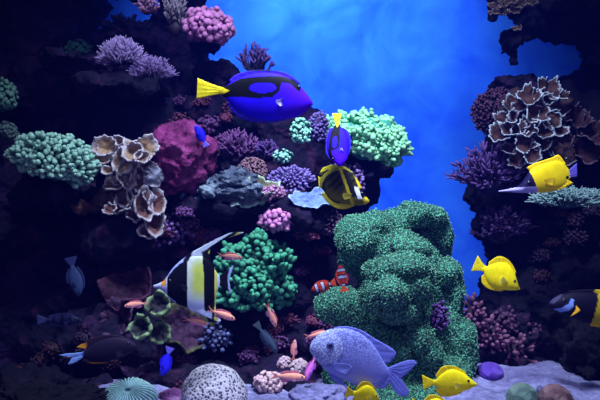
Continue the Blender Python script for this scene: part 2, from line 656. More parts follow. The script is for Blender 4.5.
def cup_part(root, px, py, Y, r, axis, col, rim, seed=0, depth=0.7, ruffle=0.22, k1=5, a0=0, a1=360, thick=1.1, squash=1.0, crinkle=1.0, rimw=0.9, wave=0.22, name='coral_plate'):
    """one ruffled bowl or fan of a plate coral; axis = direction it opens to; the growing edge is pale"""
    k = K(Y)
    c = P(px, py, Y)
    ax = Vector(axis).normalized()
    x = ax.cross(Vector((0, 0, 1)))
    if x.length < 0.05: x = Vector((1, 0, 0))
    x.normalize()
    y = ax.cross(x).normalized() * -1
    full = (a1 - a0) >= 360
    nu, nv = 110 if full else 80, 16
    pts, cols = [], []
    for j in range(nv):
        t = (j / (nv - 1)) ** 0.75
        for i in range(nu):
            th = math.radians(a0 + (a1 - a0) * i / (nu if full else nu - 1))
            w = noise.noise(Vector((math.cos(th) * 1.3 + seed * 3.1, math.sin(th) * 1.3, seed)))
            w2 = math.sin(k1 * th + seed + 2.5 * w) + 0.45 * math.sin((2 * k1 + 1) * th + seed * 2 + 2 * w)
            w3 = crinkle * noise.noise(Vector((math.cos(th) * 5 + seed, math.sin(th) * 5, seed * 2)))
            R = r * k * t * (1 + ruffle * (0.8 * w + 0.12 * w2 + 0.5 * w3) * t)
            h = r * k * (depth * (t ** 1.6) - depth * 0.6) + r * k * wave * (w2 + 1.2 * w3) * t * t + 0.007 * noise.noise(c * 3 + Vector((R * 60 * math.cos(th), R * 60 * math.sin(th), seed)))
            pts.append(c + x * math.cos(th) * R + y * math.sin(th) * R * squash + ax * h)
            e = max(0.0, (t - rimw + 0.05 * w3) / (0.97 - rimw))
            cols.append(lerp(L(col), L(rim), min(1, e)))
    mb = MB()
    mb.grid(pts, cols, nu, nv, full)
    o = mb.build(name, M_PLATE, root)
    so = o.modifiers.new('thickness', 'SOLIDIFY')
    so.thickness = thick * k
    so.offset = 0
    return o


def rock(name, label, px, py, Y, rx, rz, ry, mat, seed=0, amp=0.35, freq=9, group=None, nu=90, nv=56, cat='rock'):
    k = K(Y)
    mb = MB()
    c = P(px, py, Y)
    mb.ellipsoid(c, rx * k, ry, rz * k, (1, 1, 1), nu, nv, amp, freq, seed)
    o = mb.build(name, mat, origin=c - Vector((0, 0, rz * k)))
    return tag(o, label, cat, group)


# ---------------------------------------------------------------- corals of the left reef
bulb_coral('finger_coral', 'wide pale green knobbly coral beside the ruffled brown coral on the left', 53, 159, 43, 25, 760, 2.6,
           (140, 186, 166), (26, 92, 90), Y=0.25, seed=3, rot=-14, amp=0.22, klen=0.26)
bulb_coral('finger_coral', 'deep green knobbly coral mound behind the striped black and yellow fish', 254, 279, 38, 38, 760, 3.0,
           (62, 146, 112), (8, 60, 50), Y=0.32, seed=5, amp=0.5, nf=2.6, klen=0.14, jit=0.12)
bulb_coral('finger_coral', 'bright mint green lumpy coral dome projecting into the blue gap', 366, 138, 42, 25, 1500, 2.4,
           (150, 222, 168), (64, 160, 120), Y=0.5, seed=7, amp=0.35, nf=4.0, rot=-12, jit=0.12, klen=0.1, core=0.88, base_col=(60, 150, 124))
bulb_coral('bubble_coral', 'large pink bubbly coral at the top of the rock column', 209, 27, 25, 19, 230, 3.7,
           (196, 122, 176), (112, 50, 104), Y=0.55, seed=9, amp=0.15, rot=-12)
bulb_coral('bubble_coral', 'lower pink bubbly coral above the green mound, beside the bluish plate', 290, 219, 28, 16, 230, 3.2,
           (206, 130, 190), (110, 45, 100), Y=0.36, seed=11, amp=0.2)
bulb_coral('finger_coral', 'dim green coral clump high on the dark left rock', 74, 49, 18, 10, 130, 2.6, (44, 96, 82), (16, 40, 40), seed=13)
bulb_coral('finger_coral', 'grey-green coral cut by the left picture edge, upper clump', 2, 97, 15, 18, 150, 2.6, (78, 116, 100), (24, 58, 54), Y=0.3, seed=15)
bulb_coral('finger_coral', 'grey-green drooping coral just below the clump at the left edge', 8, 131, 12, 9, 70, 2.2, (74, 94, 90), (34, 44, 60), Y=0.32, seed=16, rot=-35, klen=0.5)
bulb_coral('cluster_coral', 'small mint coral cluster left of the vertical blue fish', 300, 133, 9, 13, 120, 2.0, (150, 220, 190), (50, 120, 110), Y=0.42, seed=17, jit=0.6)
bulb_coral('cluster_coral', 'tiny mint coral cluster below and left of the taller one', 283, 157, 9, 7, 70, 1.9, (140, 205, 185), (40, 100, 100), Y=0.44, seed=18, jit=0.6)
bulb_coral('cluster_coral', 'small violet-grey coral lump between mint cluster and vertical blue fish', 318, 128, 10, 17, 170, 1.5, (110, 92, 160), (50, 34, 84), Y=0.46, seed=19)
bulb_coral('dome_coral', 'round brown pimpled coral ball above the wavy plate', 252, 172, 15, 15, 420, 1.4, (128, 92, 104), (46, 26, 42), Y=0.42, seed=21, amp=0.05, klen=0.15, jit=0.1)
bulb_coral('bush_coral', 'spiky blue-violet coral tuft between the brown ball and the masked yellow fish', 291, 181, 22, 15, 260, 1.5, (132, 110, 184), (44, 34, 86), Y=0.4, seed=22, klen=0.5)
bulb_coral('dome_coral', 'dark plum honeycomb coral beneath the black and yellow masked fish', 322, 222, 20, 15, 380, 1.3, (92, 64, 96), (34, 20, 40), Y=0.36, seed=24, amp=0.1, klen=0.15)
bulb_coral('cluster_coral', 'blue-grey coral heads at the left end of the wavy plate', 195, 197, 14, 11, 90, 3.0, (88, 106, 164), (30, 38, 80), Y=0.42, seed=25, jit=0.6)
bulb_coral('cluster_coral', 'pale blue-grey coral clump under the striped black and yellow fish', 216, 338, 15, 14, 110, 2.1, (84, 92, 140), (26, 26, 60), Y=0.28, seed=26, jit=0.6)
bulb_coral('cluster_coral', 'cream knobbly coral right of the brain coral', 270, 383, 15, 12, 150, 2.6, (214, 178, 186), (80, 48, 80), Y=0.12, seed=27)
bulb_coral('cluster_coral', 'small cream coral knob behind the horizontal orange fish', 284, 363, 6, 7, 70, 2.1, (196, 164, 180), (74, 44, 76), Y=0.18, seed=28)
bulb_coral('cluster_coral', 'cream coral clump beside the head of the big lilac fish', 299, 367, 9, 8, 90, 2.3, (206, 176, 186), (78, 46, 78), Y=0.14, seed=29)
bulb_coral('cluster_coral', 'mauve coral frill under the mint green dome', 345, 178, 20, 13, 190, 1.9, (132, 104, 168), (44, 30, 70), Y=0.5, seed=30, jit=0.6)
bulb_coral('cluster_coral', 'mottled pink and blue clump right of the ruffled brown coral', 167, 231, 22, 15, 200, 2.2, (120, 84, 150), (44, 26, 66), Y=0.42, seed=31, jit=0.7)
bulb_coral('cluster_coral', 'small rose coral tuft on the front lip of the wavy plate', 272, 193, 14, 7, 120, 1.5, (170, 116, 156), (70, 40, 76), Y=0.34, seed=32, klen=0.4)

bush_coral('staghorn_coral', 'larger lavender many-branched coral on the upper left ledge', 122, 68, 28, 31, 330, 0.75, (176, 150, 206), (26, 16, 54), Y=0.5, seed=41, spread=1.3, up=0.12, twigs=5)
bush_coral('staghorn_coral', 'smaller dimmer lavender branched coral right of the larger one', 152, 80, 27, 24, 280, 0.7, (140, 114, 172), (22, 14, 46), Y=0.5, seed=42, spread=1.3, up=0.12, twigs=5)
bush_coral('staghorn_coral', 'dark purple upright branches standing above the big blue fish', 256, 76, 26, 34, 34, 1.7, (96, 72, 142), (26, 18, 50), Y=0.7, seed=43, spread=0.9, up=0.45, twigs=3)
bush_coral('staghorn_coral', 'tan and white stringy branches at the top of the rock column', 176, 30, 20, 34, 60, 1.3, (150, 136, 150), (50, 38, 50), Y=0.6, seed=44, spread=0.8, up=0.6, twigs=3)
bush_coral('staghorn_coral', 'dark silhouetted branches crossing the small blue opening top left', 126, 36, 32, 22, 40, 1.9, (30, 22, 56), (14, 10, 24), Y=0.8, seed=45, spread=1.2, up=0.3, twigs=3)
bush_coral('staghorn_coral', 'pink and white coral tips along the top edge left of the column', 147, 12, 16, 13, 40, 1.6, (206, 150, 186), (84, 46, 76), Y=0.6, seed=46)
bush_coral('staghorn_coral', 'dull purple coral bush above the brown ball', 236, 160, 30, 30, 110, 1.5, (112, 66, 124), (40, 20, 50), Y=0.55, seed=47, twigs=4, up=0.3)
bush_coral('staghorn_coral', 'violet coral bush left of the two mint clusters', 268, 158, 18, 18, 70, 1.3, (92, 62, 130), (34, 20, 56), Y=0.52, seed=48, up=0.3)

# pink encrusted mound
rock('encrusted_rock', 'rounded rock covered in rough pink crust, centre left', 180, 157, 0.42, 35, 35, 0.13, M_PINK, 5, 0.2, 22)
rock('reef_boulder', 'dark brown rounded rock behind the tail of the big blue fish', 218, 82, 0.75, 26, 20, 0.12, M_ROCK, 9, 0.3, 12)

# ruffled brown coral on the left
rt = tag(empty('lettuce_coral', P(125, 215, 0.4)), 'ruffled brown coral with pale wavy rims left of the pink rock', 'coral')
BR, RM = (150, 122, 96), (172, 162, 172)
for i, (x, y, Y, r, ax, kk, dp, sq) in enumerate([
        (140, 150, 0.27, 18, (0.2, -1, 0.35), 3, 0.5, 0.85), (134, 153, 0.23, 11, (-0.2, -1, 0.3), 3, 0.9, 0.9), (141, 158, 0.22, 8, (0.3, -1, 0.4), 2, 0.9, 0.8),
        (105, 147, 0.28, 13, (-0.2, -1, 0.3), 3, 0.8, 0.8), (88, 163, 0.26, 8, (-0.3, -1, 0.5), 2, 1.0, 0.8), (101, 160, 0.27, 9, (0.1, -1, 0.6), 3, 0.8, 0.8),
        (109, 171, 0.26, 8, (-0.2, -1, 0.6), 2, 1.0, 0.6), (121, 162, 0.27, 9, (0.3, -1, 0.1), 3, 0.9, 1.5), (126, 176, 0.28, 11, (0.8, -1, 0.2), 3, 0.8, 1.4),
        (154, 176, 0.3, 11, (0.5, -1, 0.1), 2, -0.6, 1.0), (114, 185, 0.29, 12, (-0.2, -1, 0.9), 3, 0.6, 0.7), (134, 192, 0.31, 10, (0.9, -1, 0.1), 3, 0.8, 1.9),
        (143, 205, 0.29, 11, (0.7, -1, 0.2), 3, 0.8, 1.6), (157, 203, 0.31, 9, (0.5, -1, 0.3), 3, 0.8, 1.5), (154, 222, 0.31, 10, (0.6, -1, 0.2), 2, 0.8, 1.5),
        (121, 207, 0.3, 15, (-0.4, -1, 0.9), 4, 0.4, 0.6), (110, 210, 0.27, 8, (-0.3, -1, 0.6), 3, 0.7, 0.8), (147, 232, 0.31, 9, (0.2, -1, 0.5), 2, 0.8, 0.8),
        (90, 208, 0.38, 20, (-0.4, -1, 1.2), 3, 0.3, 0.5)]):
    col = BR if y < 172 else lerp((122, 96, 88), (98, 64, 58), min(1, (y - 172) / 30))  # upper plates paler: light from above is put into the plate colour
    if i == 9: col = (120, 120, 140)
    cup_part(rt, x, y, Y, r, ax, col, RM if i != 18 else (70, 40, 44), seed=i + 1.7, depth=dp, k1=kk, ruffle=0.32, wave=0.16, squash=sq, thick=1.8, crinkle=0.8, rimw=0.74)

mb = MB()
for q, (x, y, rx, rz) in enumerate([(130, 165, 18, 16), (104, 158, 14, 12), (128, 195, 16, 18), (150, 212, 12, 18), (112, 200, 16, 10)]):
    mb.ellipsoid(P(x, y, 0.36), rx * K(0.36), 0.05, rz * K(0.36), L((84, 62, 56)), 48, 30, 0.5, 18, q)
mb.build('coral_base', M_PLATE, rt)
for i, (x, y, r, sq) in enumerate([(113, 152, 8, 1.0), (119, 142, 8, 0.7), (129, 166, 8, 1.3), (147, 166, 7, 1.0), (119, 180, 8, 0.8), (139, 180, 9, 1.5), (125, 198, 9, 1.2), (135, 212, 9, 1.2), (148, 193, 8, 1.4), (96, 150, 7, 1.2)]):
    cup_part(rt, x, y, 0.3 + 0.004 * (i % 3), r, ((x - 128) / 30, -1, 0.3), lerp((138, 112, 88), (90, 60, 58), min(1, max(0, (y - 150) / 40))), (176, 168, 186), seed=i + 90.1, depth=0.8, k1=3, ruffle=0.35, wave=0.2, squash=sq, rimw=0.74, thick=1.7)  # small plates carry the same painted top light, darker downwards
# wavy grey-green plate in the middle
rt = tag(empty('plate_coral', P(245, 205, 0.4)), 'grey-green plate coral with a pale wavy rim below the brown ball', 'coral')
cup_part(rt, 232, 190, 0.36, 30, (0.0, -0.75, 1), (80, 86, 108), (160, 196, 186), seed=2.2, depth=-0.5, k1=4, ruffle=0.35, squash=0.8, wave=0.16)
cup_part(rt, 262, 188, 0.34, 17, (0.2, -0.8, 1), (110, 104, 84), (176, 206, 176), seed=5.2, depth=0.5, k1=3, ruffle=0.35, squash=0.8, wave=0.2)
mb = MB()
for q, (x, y, rx, rz) in enumerate([(222, 185, 16, 11), (238, 181, 18, 12), (212, 192, 12, 8), (254, 190, 10, 7), (232, 194, 22, 7)]):
    mb.ellipsoid(P(x, y, 0.36), rx * K(0.36), 0.06, rz * K(0.36), (1, 1, 1), 60, 36, 0.55, 22, q)
mb.build('coral_crust', rock_mat('grey_crust', (20, 20, 40), (74, 84, 104), (150, 168, 176), (60, 50, 90)), rt)
rt = tag(empty('plate_coral', P(318, 205, 0.4)), 'smooth sky-blue plate coral left of the black and yellow masked fish', 'coral')
cup_part(rt, 315, 199, 0.32, 25, (0.1, -0.7, 1.2), (104, 126, 196), (150, 170, 220), seed=7.2, depth=0.15, k1=3, ruffle=0.25, squash=0.7, wave=0.08)

# lower left folded coral with green lips
rt = tag(empty('fold_coral', P(150, 350, 0.35)), 'plum folded coral with curled green lips at the lower left', 'coral')
for i, (x, y, Y, r, ax, cc, rr) in enumerate([
        (158, 305, 0.2, 12, (0.1, -1, 0.3), (44, 40, 50), (126, 150, 110)), (141, 328, 0.2, 12, (-0.2, -1, 0.4), (44, 46, 50), (130, 156, 116)),
        (160, 333, 0.22, 11, (0.2, -1, 0.2), (50, 46, 54), (106, 130, 96)), (185, 330, 0.28, 28, (0.4, -1, 0.9), (58, 34, 60), (84, 84, 52)),
        (118, 318, 0.3, 20, (-0.4, -1, 0.5), (52, 28, 52), (80, 54, 84)), (140, 355, 0.3, 24, (0.1, -1, 0.6), (50, 30, 62), (84, 56, 96)),
        (128, 290, 0.36, 26, (-0.2, -1, 1), (56, 28, 48), (80, 44, 64)), (105, 340, 0.34, 22, (-0.5, -1, 0.6), (40, 22, 44), (66, 40, 66))]):
    cup_part(rt, x, y, Y, r, ax, cc, rr, seed=i + 20.3, depth=0.6, k1=3, ruffle=0.25, wave=0.3, thick=3.4 if i < 3 else 2.0, crinkle=0.3, rimw=0.72)

# bottom row
root = tag(empty('mushroom_coral', P(131, 402, 0.0)), 'pale turquoise disc coral with radiating ridges at the bottom left', 'coral')
mb = MB(); pts = []; cols = []
c = P(130, 399, 0.0); k = K(0)
for j in range(26):
    t = j / 25
    for i in range(240):
        th = 2 * math.pi * i / 240
        rg = math.sin(th * 34) * min(1, 0.2 + 1.4 * t)
        R = 27 * k * t * (1 + 0.03 * math.sin(5 * th))
        h = 17 * k * math.sqrt(max(0, 1 - t ** 2.4)) - 3 * k * math.exp(-(t / 0.12) ** 2) + 1.1 * k * rg * (t > 0.05)
        pts.append(c + Vector((math.cos(th) * R, math.sin(th) * R * 0.8 - h * 0.7, math.sin(th) * R * 0.5 + h * 0.75)))
        cols.append(lerp(L((44, 92, 120)), L((170, 212, 206)), 0.5 + 0.5 * rg) if t > 0.1 else L((40, 60, 90)))
mb.grid(pts, cols, 240, 26, True)
mb.build('coral_disc', M_CORAL, root)
mb = MB(); mb.ellipsoid(c - Vector((0, 0, 0.01)), 22 * k, 20 * k, 8 * k, L((60, 60, 80)), 24, 10)
mb.build('coral_base', M_CORAL, root)


def ball(name, label, px, py, Y, rx, rz, ry, mat, seed=0, amp=0.05):
    k = K(Y)
    c = P(px, py, Y)
    mb = MB()
    mb.ellipsoid(c, rx * k, ry, rz * k, (1, 1, 1), 96, 60, amp, 8, seed)
    return tag(mb.build(name, mat, origin=c - Vector((0, 0, rz * k))), label, 'coral')


ball('brain_coral', 'large pale brain coral with a maze pattern at the bottom', 214, 398, -0.02, 33, 34, 0.085, M_BRAIN, 3)

# ---------------------------------------------------------------- the big green mound
mound_blobs = [
    (359, 237, 0.28, 22, 22, 0.09), (356, 224, 0.33, 13, 10, 0.06), (372, 226, 0.31, 18, 13, 0.07), (378, 250, 0.30, 22, 22, 0.07), (350, 258, 0.30, 12, 14, 0.06),
    (394, 222, 0.36, 20, 12, 0.07), (416, 215, 0.37, 20, 12, 0.08), (434, 218, 0.40, 13, 11, 0.08), (430, 245, 0.46, 22, 26, 0.06), (443, 235, 0.42, 9, 22, 0.06),
    (414, 250, 0.17, 18, 10, 0.06), (400, 246, 0.27, 16, 10, 0.06), (380, 272, 0.08, 18, 12, 0.06), (404, 266, 0.06, 22, 11, 0.07), (371, 294, 0.07, 12, 15, 0.06),
    (392, 292, 0.03, 17, 15, 0.07), (414, 284, 0.07, 15, 14, 0.07), (400, 311, 0.06, 18, 11, 0.06), (424, 272, 0.12, 9, 10, 0.05),
    (338, 306, 0.16, 24, 19, 0.08), (352, 318, 0.18, 18, 18, 0.07), (448, 272, 0.28, 13, 14, 0.07), (454, 300, 0.28, 10, 30, 0.07), (446, 335, 0.26, 16, 30, 0.08),
    (462, 352, 0.25, 15, 34, 0.09), (380, 335, 0.22, 40, 28, 0.1), (425, 345, 0.24, 30, 40, 0.1), (420, 338, 0.07, 15, 13, 0.05), (398, 350, 0.06, 10, 9, 0.04), (430, 352, 0.08, 12, 12, 0.05),
    (385, 375, 0.14, 50, 30, 0.1), (440, 380, 0.14, 32, 24, 0.1), (350, 372, 0.18, 28, 34, 0.1), (410, 398, 0.06, 50, 16, 0.1), (400, 290, 0.3, 46, 60, 0.1),
]
M_GREEN, nt_, b_ = new_mat('green_polyp_skin')
tc_ = nt_.nodes.new('ShaderNodeTexCoord')
v_ = N(nt_, 'ShaderNodeTexVoronoi', Scale=150)
n_ = N(nt_, 'ShaderNodeTexNoise', Scale=26, Detail=4)
for x_ in (v_, n_):
    nt_.links.new(tc_.outputs['Object'], x_.inputs['Vector'])
r_ = ramp(nt_, [(0.15, lin((84, 180, 138))), (0.55, lin((12, 66, 54)))])
nt_.links.new(v_.outputs['Distance'], r_.inputs[0])
r2_ = ramp(nt_, [(0.35, (0.85, 0.85, 0.9)), (0.65, (1, 1, 1))])
nt_.links.new(n_.outputs['Fac'], r2_.inputs[0])
mx_ = mix(nt_, 'MULTIPLY')
nt_.links.new(r_.outputs[0], mx_.inputs[6]); nt_.links.new(r2_.outputs[0], mx_.inputs[7])
nt_.links.new(mx_.outputs[2], b_.inputs['Base Color'])
bp_ = N(nt_, 'ShaderNodeBump', Strength=1.0, Distance=0.006)
bp_.invert = True
nt_.links.new(v_.outputs['Distance'], bp_.inputs['Height'])
nt_.links.new(bp_.outputs[0], b_.inputs['Normal'])
b_.inputs['Roughness'].default_value = 0.75
root = tag(empty('polyp_coral', P(405, 398, 0.1)), 'huge lobed green coral mound with fuzzy polyps, centre right', 'coral')
mound = rock_mass('coral_body', mound_blobs, M_GREEN, 0.0075, (0.015, 0.022, 0.008))
me = mound.data
rnd = random.Random(77)
polys = [p for p in me.polygons]
bpy.context.view_layer.update()
mb = MB()
cands = []
for p in polys:
    ctr = p.center; nrm = p.normal
    if nrm.y > 0.35: continue
    cands.append((ctr.copy(), nrm.copy(), p.area))
tot = sum(a for _, _, a in cands)
want = 17000
for ctr, nrm, a in cands:
    e = a / tot * want
    m = int(e) + (1 if rnd.random() < e - int(e) else 0)
    for q in range(m):
        tdir = Vector((rnd.uniform(-1, 1), rnd.uniform(-1, 1), rnd.uniform(-1, 1)))
        p0 = ctr + tdir * 0.004 - nrm * 0.002
        d = (nrm + tdir * 0.4).normalized()
        ln = rnd.uniform(0.003, 0.0055)
        side = d.cross(tdir).normalized() * ln * 0.8
        p1 = p0 + d * ln * 0.6
        p2 = p0 + d * ln + side
        g = rnd.random()
        col = lerp(L((20, 96, 68)), L((118, 192, 152)), g ** 2.0)
        mb.ring_tube([p0, p1, p2], [0.0016, 0.0014, 0.0009], [L((26, 92, 76)), col, lerp(col, L((170, 190, 170)), 0.3)], 4, cap=False)
fz = mb.build('polyps', M_CORAL, root)
tag(fz, kind='stuff')
off = root.location
me.transform(Matrix.Translation(-off))
mound.parent = root
bulb_coral('cluster_coral', 'purple coral growth in the hollow of the green mound', 439, 318, 9, 14, 140, 1.5, (104, 66, 136), (40, 22, 60), Y=0.16, seed=51, jit=0.6)

# ---------------------------------------------------------------- corals of the right reef
rt = tag(empty('lettuce_coral', P(530, 165, 0.45)), 'ruffled chocolate coral with white rims above the long-snouted yellow fish', 'coral')
BR, RM = (74, 48, 48), (176, 186, 204)
cr = random.Random(12)
cup_list = [(515, 106, 13), (528, 97, 12), (541, 99, 12), (552, 104, 11), (508, 119, 12), (522, 115, 12), (536, 112, 12), (548, 117, 12), (558, 110, 9),
            (501, 134, 11), (514, 130, 12), (529, 128, 11), (542, 130, 11), (554, 128, 12), (525, 142, 11), (539, 144, 11), (509, 150, 9), (556, 143, 14), (563, 158, 13),
            (533, 156, 9), (518, 160, 9), (548, 90, 12), (562, 96, 8), (548, 160, 10)]
for i, (x, y, r) in enumerate(cup_list):
    cup_part(rt, x, y, 0.40 + 0.0016 * abs(x - 530) + cr.uniform(-0.02, 0.02), r, ((x - 530) / 60 + cr.uniform(-0.3, 0.3), -1, cr.uniform(0.1, 0.9)), BR, RM if y < 150 or i % 2 else (130, 130, 150),
             seed=i + 40.3, depth=cr.uniform(0.5, 1.0), k1=3, ruffle=0.45, wave=0.24, thick=1.1, squash=cr.uniform(0.7, 1.3))
mb = MB()
for q, (x, y, rx, rz) in enumerate([(525, 112, 26, 22), (548, 110, 20, 22), (535, 142, 28, 20), (555, 150, 16, 20)]):
    mb.ellipsoid(P(x, y, 0.5), rx * K(0.5), 0.07, rz * K(0.5), L((56, 36, 40)), 48, 30, 0.5, 18, q)
mb.build('coral_base', M_PLATE, rt)
rt = tag(empty('plate_coral', P(512, 8, 0.6)), 'ragged tan plates on the tip of the overhanging rock at the top right', 'coral')
for i, (x, y, r) in enumerate([(498, 6, 8), (508, 3, 9), (520, 5, 8), (503, 12, 7), (515, 11, 7), (494, 13, 5), (530, 3, 7), (517, 29, 5)]):
    cup_part(rt, x, y, 0.54, r, (-0.4, -1, 0.6), (78, 60, 56), (150, 132, 120), seed=i + 120.1, depth=0.5, k1=3, ruffle=0.5, wave=0.3, squash=0.6)
rt = tag(empty('lettuce_coral', P(588, 150, 0.5)), 'dark brown folded coral at the right edge beside the white-rimmed one', 'coral')
for i, (x, y, r) in enumerate([(577, 118, 13), (592, 132, 16), (585, 152, 16)]):
    cup_part(rt, x, y, 0.45, r, (0.1, -1, 0.5), (50, 26, 34), (92, 78, 98), seed=i + 60.1, depth=0.6, k1=3, ruffle=0.4, wave=0.3)
bulb_coral('dome_coral', 'dark maroon pimpled dome left of the ruffled chocolate coral', 496, 112, 23, 22, 700, 1.3, (84, 48, 76), (30, 16, 34), Y=0.55, seed=61, amp=0.2, klen=0.12, rot=25)
rock('reef_boulder', 'dark knobbly rock crowning the lower right reef under the blue gap', 520, 88, 0.66, 22, 12, 0.08, M_ROCK, 62, 0.5, 16)
bush_coral('staghorn_coral', 'purple bushy coral jutting left into the blue beside the yellow long-snouted fish', 490, 186, 46, 44, 120, 1.5, (96, 66, 132), (30, 18, 52), Y=0.52, seed=63, spread=1.4, up=0.0, twigs=8, rough=True)
bush_coral('staghorn_coral', 'dark purple coral clump below the bushy one on the right reef', 500, 236, 36, 32, 100, 1.6, (74, 46, 98), (24, 14, 40), Y=0.58, seed=64, spread=1.4, up=0.0, twigs=8, rough=True)
bush_coral('staghorn_coral', 'teal fine-leaved coral fringe beneath the long-snouted yellow fish', 568, 205, 42, 18, 420, 1.1, (140, 172, 172), (44, 70, 80), Y=0.36, seed=65, spread=1.8, up=0.1, twigs=4, depth=0.09)
for q, (x, y, rx, rz, lab) in enumerate([(474, 318, 11, 18, 'topmost rose-brown knobbly coral in the blue strip right of the green mound'), (490, 338, 15, 15, 'rose-brown knobbly coral behind the violet lump, below the topmost one'),
                                  (512, 350, 17, 17, 'rose-brown knobbly coral lowest of its slope, above the sand'), (506, 322, 14, 11, 'dull rose coral against the dark right rock below the yellow oval fish'),
                                  (535, 335, 13, 12, 'dull rose coral farthest right of the knobbly slope')]):
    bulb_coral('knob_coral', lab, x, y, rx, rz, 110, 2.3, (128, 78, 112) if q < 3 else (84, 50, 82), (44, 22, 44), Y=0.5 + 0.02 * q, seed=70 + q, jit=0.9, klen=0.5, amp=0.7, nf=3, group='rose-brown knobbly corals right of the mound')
rock('reef_boulder', 'dark rock slope carrying the rose-brown knobbly corals', 505, 352, 0.62, 42, 34, 0.12, M_ROCK, 88, 0.5, 12)
bulb_coral('knob_coral', 'dim plum knobbly coral on the dark rock at the far right', 565, 340, 26, 22, 200, 2.4, (46, 28, 56), (18, 10, 26), Y=0.62, seed=67, jit=0.9, klen=0.5, amp=0.7, nf=3)
ball('knob_sponge', 'violet oval lump on the sand beside the swimming yellow fish', 490, 372, 0.22, 13, 9.5, 0.05,
     rock_mat('violet_crust', (60, 36, 120), (96, 64, 170), (140, 110, 210), (84, 54, 150)), 3)
mg = rock_mat('green_grey_crust', (50, 70, 72), (96, 120, 112), (150, 170, 160), (112, 84, 84), 0.5, 0.6)
mbn = rock_mat('brown_crust', (64, 40, 50), (112, 84, 90), (160, 130, 136), (84, 60, 72))
ball('dome_coral', 'grey-green dome coral cut by the bottom edge', 522, 399, -0.1, 16, 16, 0.04, mg, 5)
ball('dome_coral', 'brown dome coral at the bottom right of the grey-green one', 555, 401, -0.1, 18, 17, 0.045, mbn, 6)
ball('pebble', 'small bluish stone on the sand at the foot of the right reef', 556, 373, 0.33, 5, 5.5, 0.02, M_MOTTLED, 7)['category'] = 'stone'
ball('pebble', 'small white stone between the two dome corals', 540, 390, 0.02, 3.5, 5, 0.012, M_SAND, 8)['category'] = 'stone'
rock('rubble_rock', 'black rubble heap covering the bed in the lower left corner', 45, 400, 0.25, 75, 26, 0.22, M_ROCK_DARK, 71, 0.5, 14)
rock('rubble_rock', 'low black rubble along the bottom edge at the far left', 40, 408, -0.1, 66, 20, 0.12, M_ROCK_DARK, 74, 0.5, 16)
rock('rubble_rock', 'dark purple rubble at the foot of the plum folded coral', 140, 384, 0.4, 52, 16, 0.14, M_ROCK, 72, 0.5, 14)
rock('rubble_rock', 'dark rubble behind the brain coral and cream corals', 245, 372, 0.4, 70, 14, 0.1, M_ROCK, 73, 0.5, 14)
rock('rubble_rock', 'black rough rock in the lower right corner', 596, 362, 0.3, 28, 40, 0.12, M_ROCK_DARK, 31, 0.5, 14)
rock('rubble_rock', 'flat pale encrusted stone at the bottom between brain coral and lilac fish', 318, 396, -0.1, 28, 11, 0.06, M_SAND, 33, 0.3, 16)
rock('rubble_rock', 'flat bluish stone directly right of the turquoise disc coral', 172, 398, 0.05, 14, 9, 0.05, M_MOTTLED, 34, 0.3, 16)
ball('dome_coral', 'dark blue ridged coral left of the turquoise disc', 60, 398, -0.02, 14, 9, 0.04, rock_mat('blue_ridged_crust', (14, 16, 50), (50, 60, 110), (110, 120, 170), (24, 26, 70)), 9)

# ---------------------------------------------------------------- small tufts over the dark rock
rnd = random.Random(5)
tints = [('plum', (92, 50, 104), (34, 18, 44)), ('dusty blue', (76, 80, 132), (26, 28, 56)), ('maroon', (98, 42, 70), (36, 14, 28)), ('mauve', (130, 88, 146), (46, 28, 58))]
zones = [((185, 215), (330, 400), 'rock below the yellow-banded striped fish'), ((180, 330), (100, 130), 'ledge under the big blue fish'),
         ((300, 340), (215, 330), 'shaded rock left of the green mound'), ((165, 215), (205, 255), 'rock under the wavy plate'),
         ((235, 320), (318, 365), 'rock right of the brain coral'), ((535, 600), (210, 290), 'rock below the teal fringe'),
         ((10, 110), (330, 395), 'black rock at the lower left')]
for zi, ((x0, x1), (y0, y1), where) in enumerate(zones):
    for ti in range(2):
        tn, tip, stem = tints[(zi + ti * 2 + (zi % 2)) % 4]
        if zi in (5, 6): tip = tuple(int(v * 0.55) for v in tip)  # shade of these dark zones is put into the tip colour
        spots = sorted((rnd.uniform(x0, x1), rnd.uniform(y0, y1)) for q in range(4))
        for (px, py), rank in zip(spots, ('leftmost', 'left middle', 'right middle', 'rightmost')):
            r = rnd.uniform(6, 11)
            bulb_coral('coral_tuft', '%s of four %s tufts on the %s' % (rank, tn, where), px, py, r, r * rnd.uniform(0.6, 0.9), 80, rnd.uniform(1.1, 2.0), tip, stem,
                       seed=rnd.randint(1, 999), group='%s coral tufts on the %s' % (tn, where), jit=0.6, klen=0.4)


# ---------------------------------------------------------------- fish
def inpoly(x, y, poly):
    r = False
    j = len(poly) - 1
    for i in range(len(poly)):
        xi, yi = poly[i]; xj, yj = poly[j]
        if (yi > y) != (yj > y) and x < (xj - xi) * (y - yi) / (yj - yi) + xi:
            r = not r
        j = i
    return r


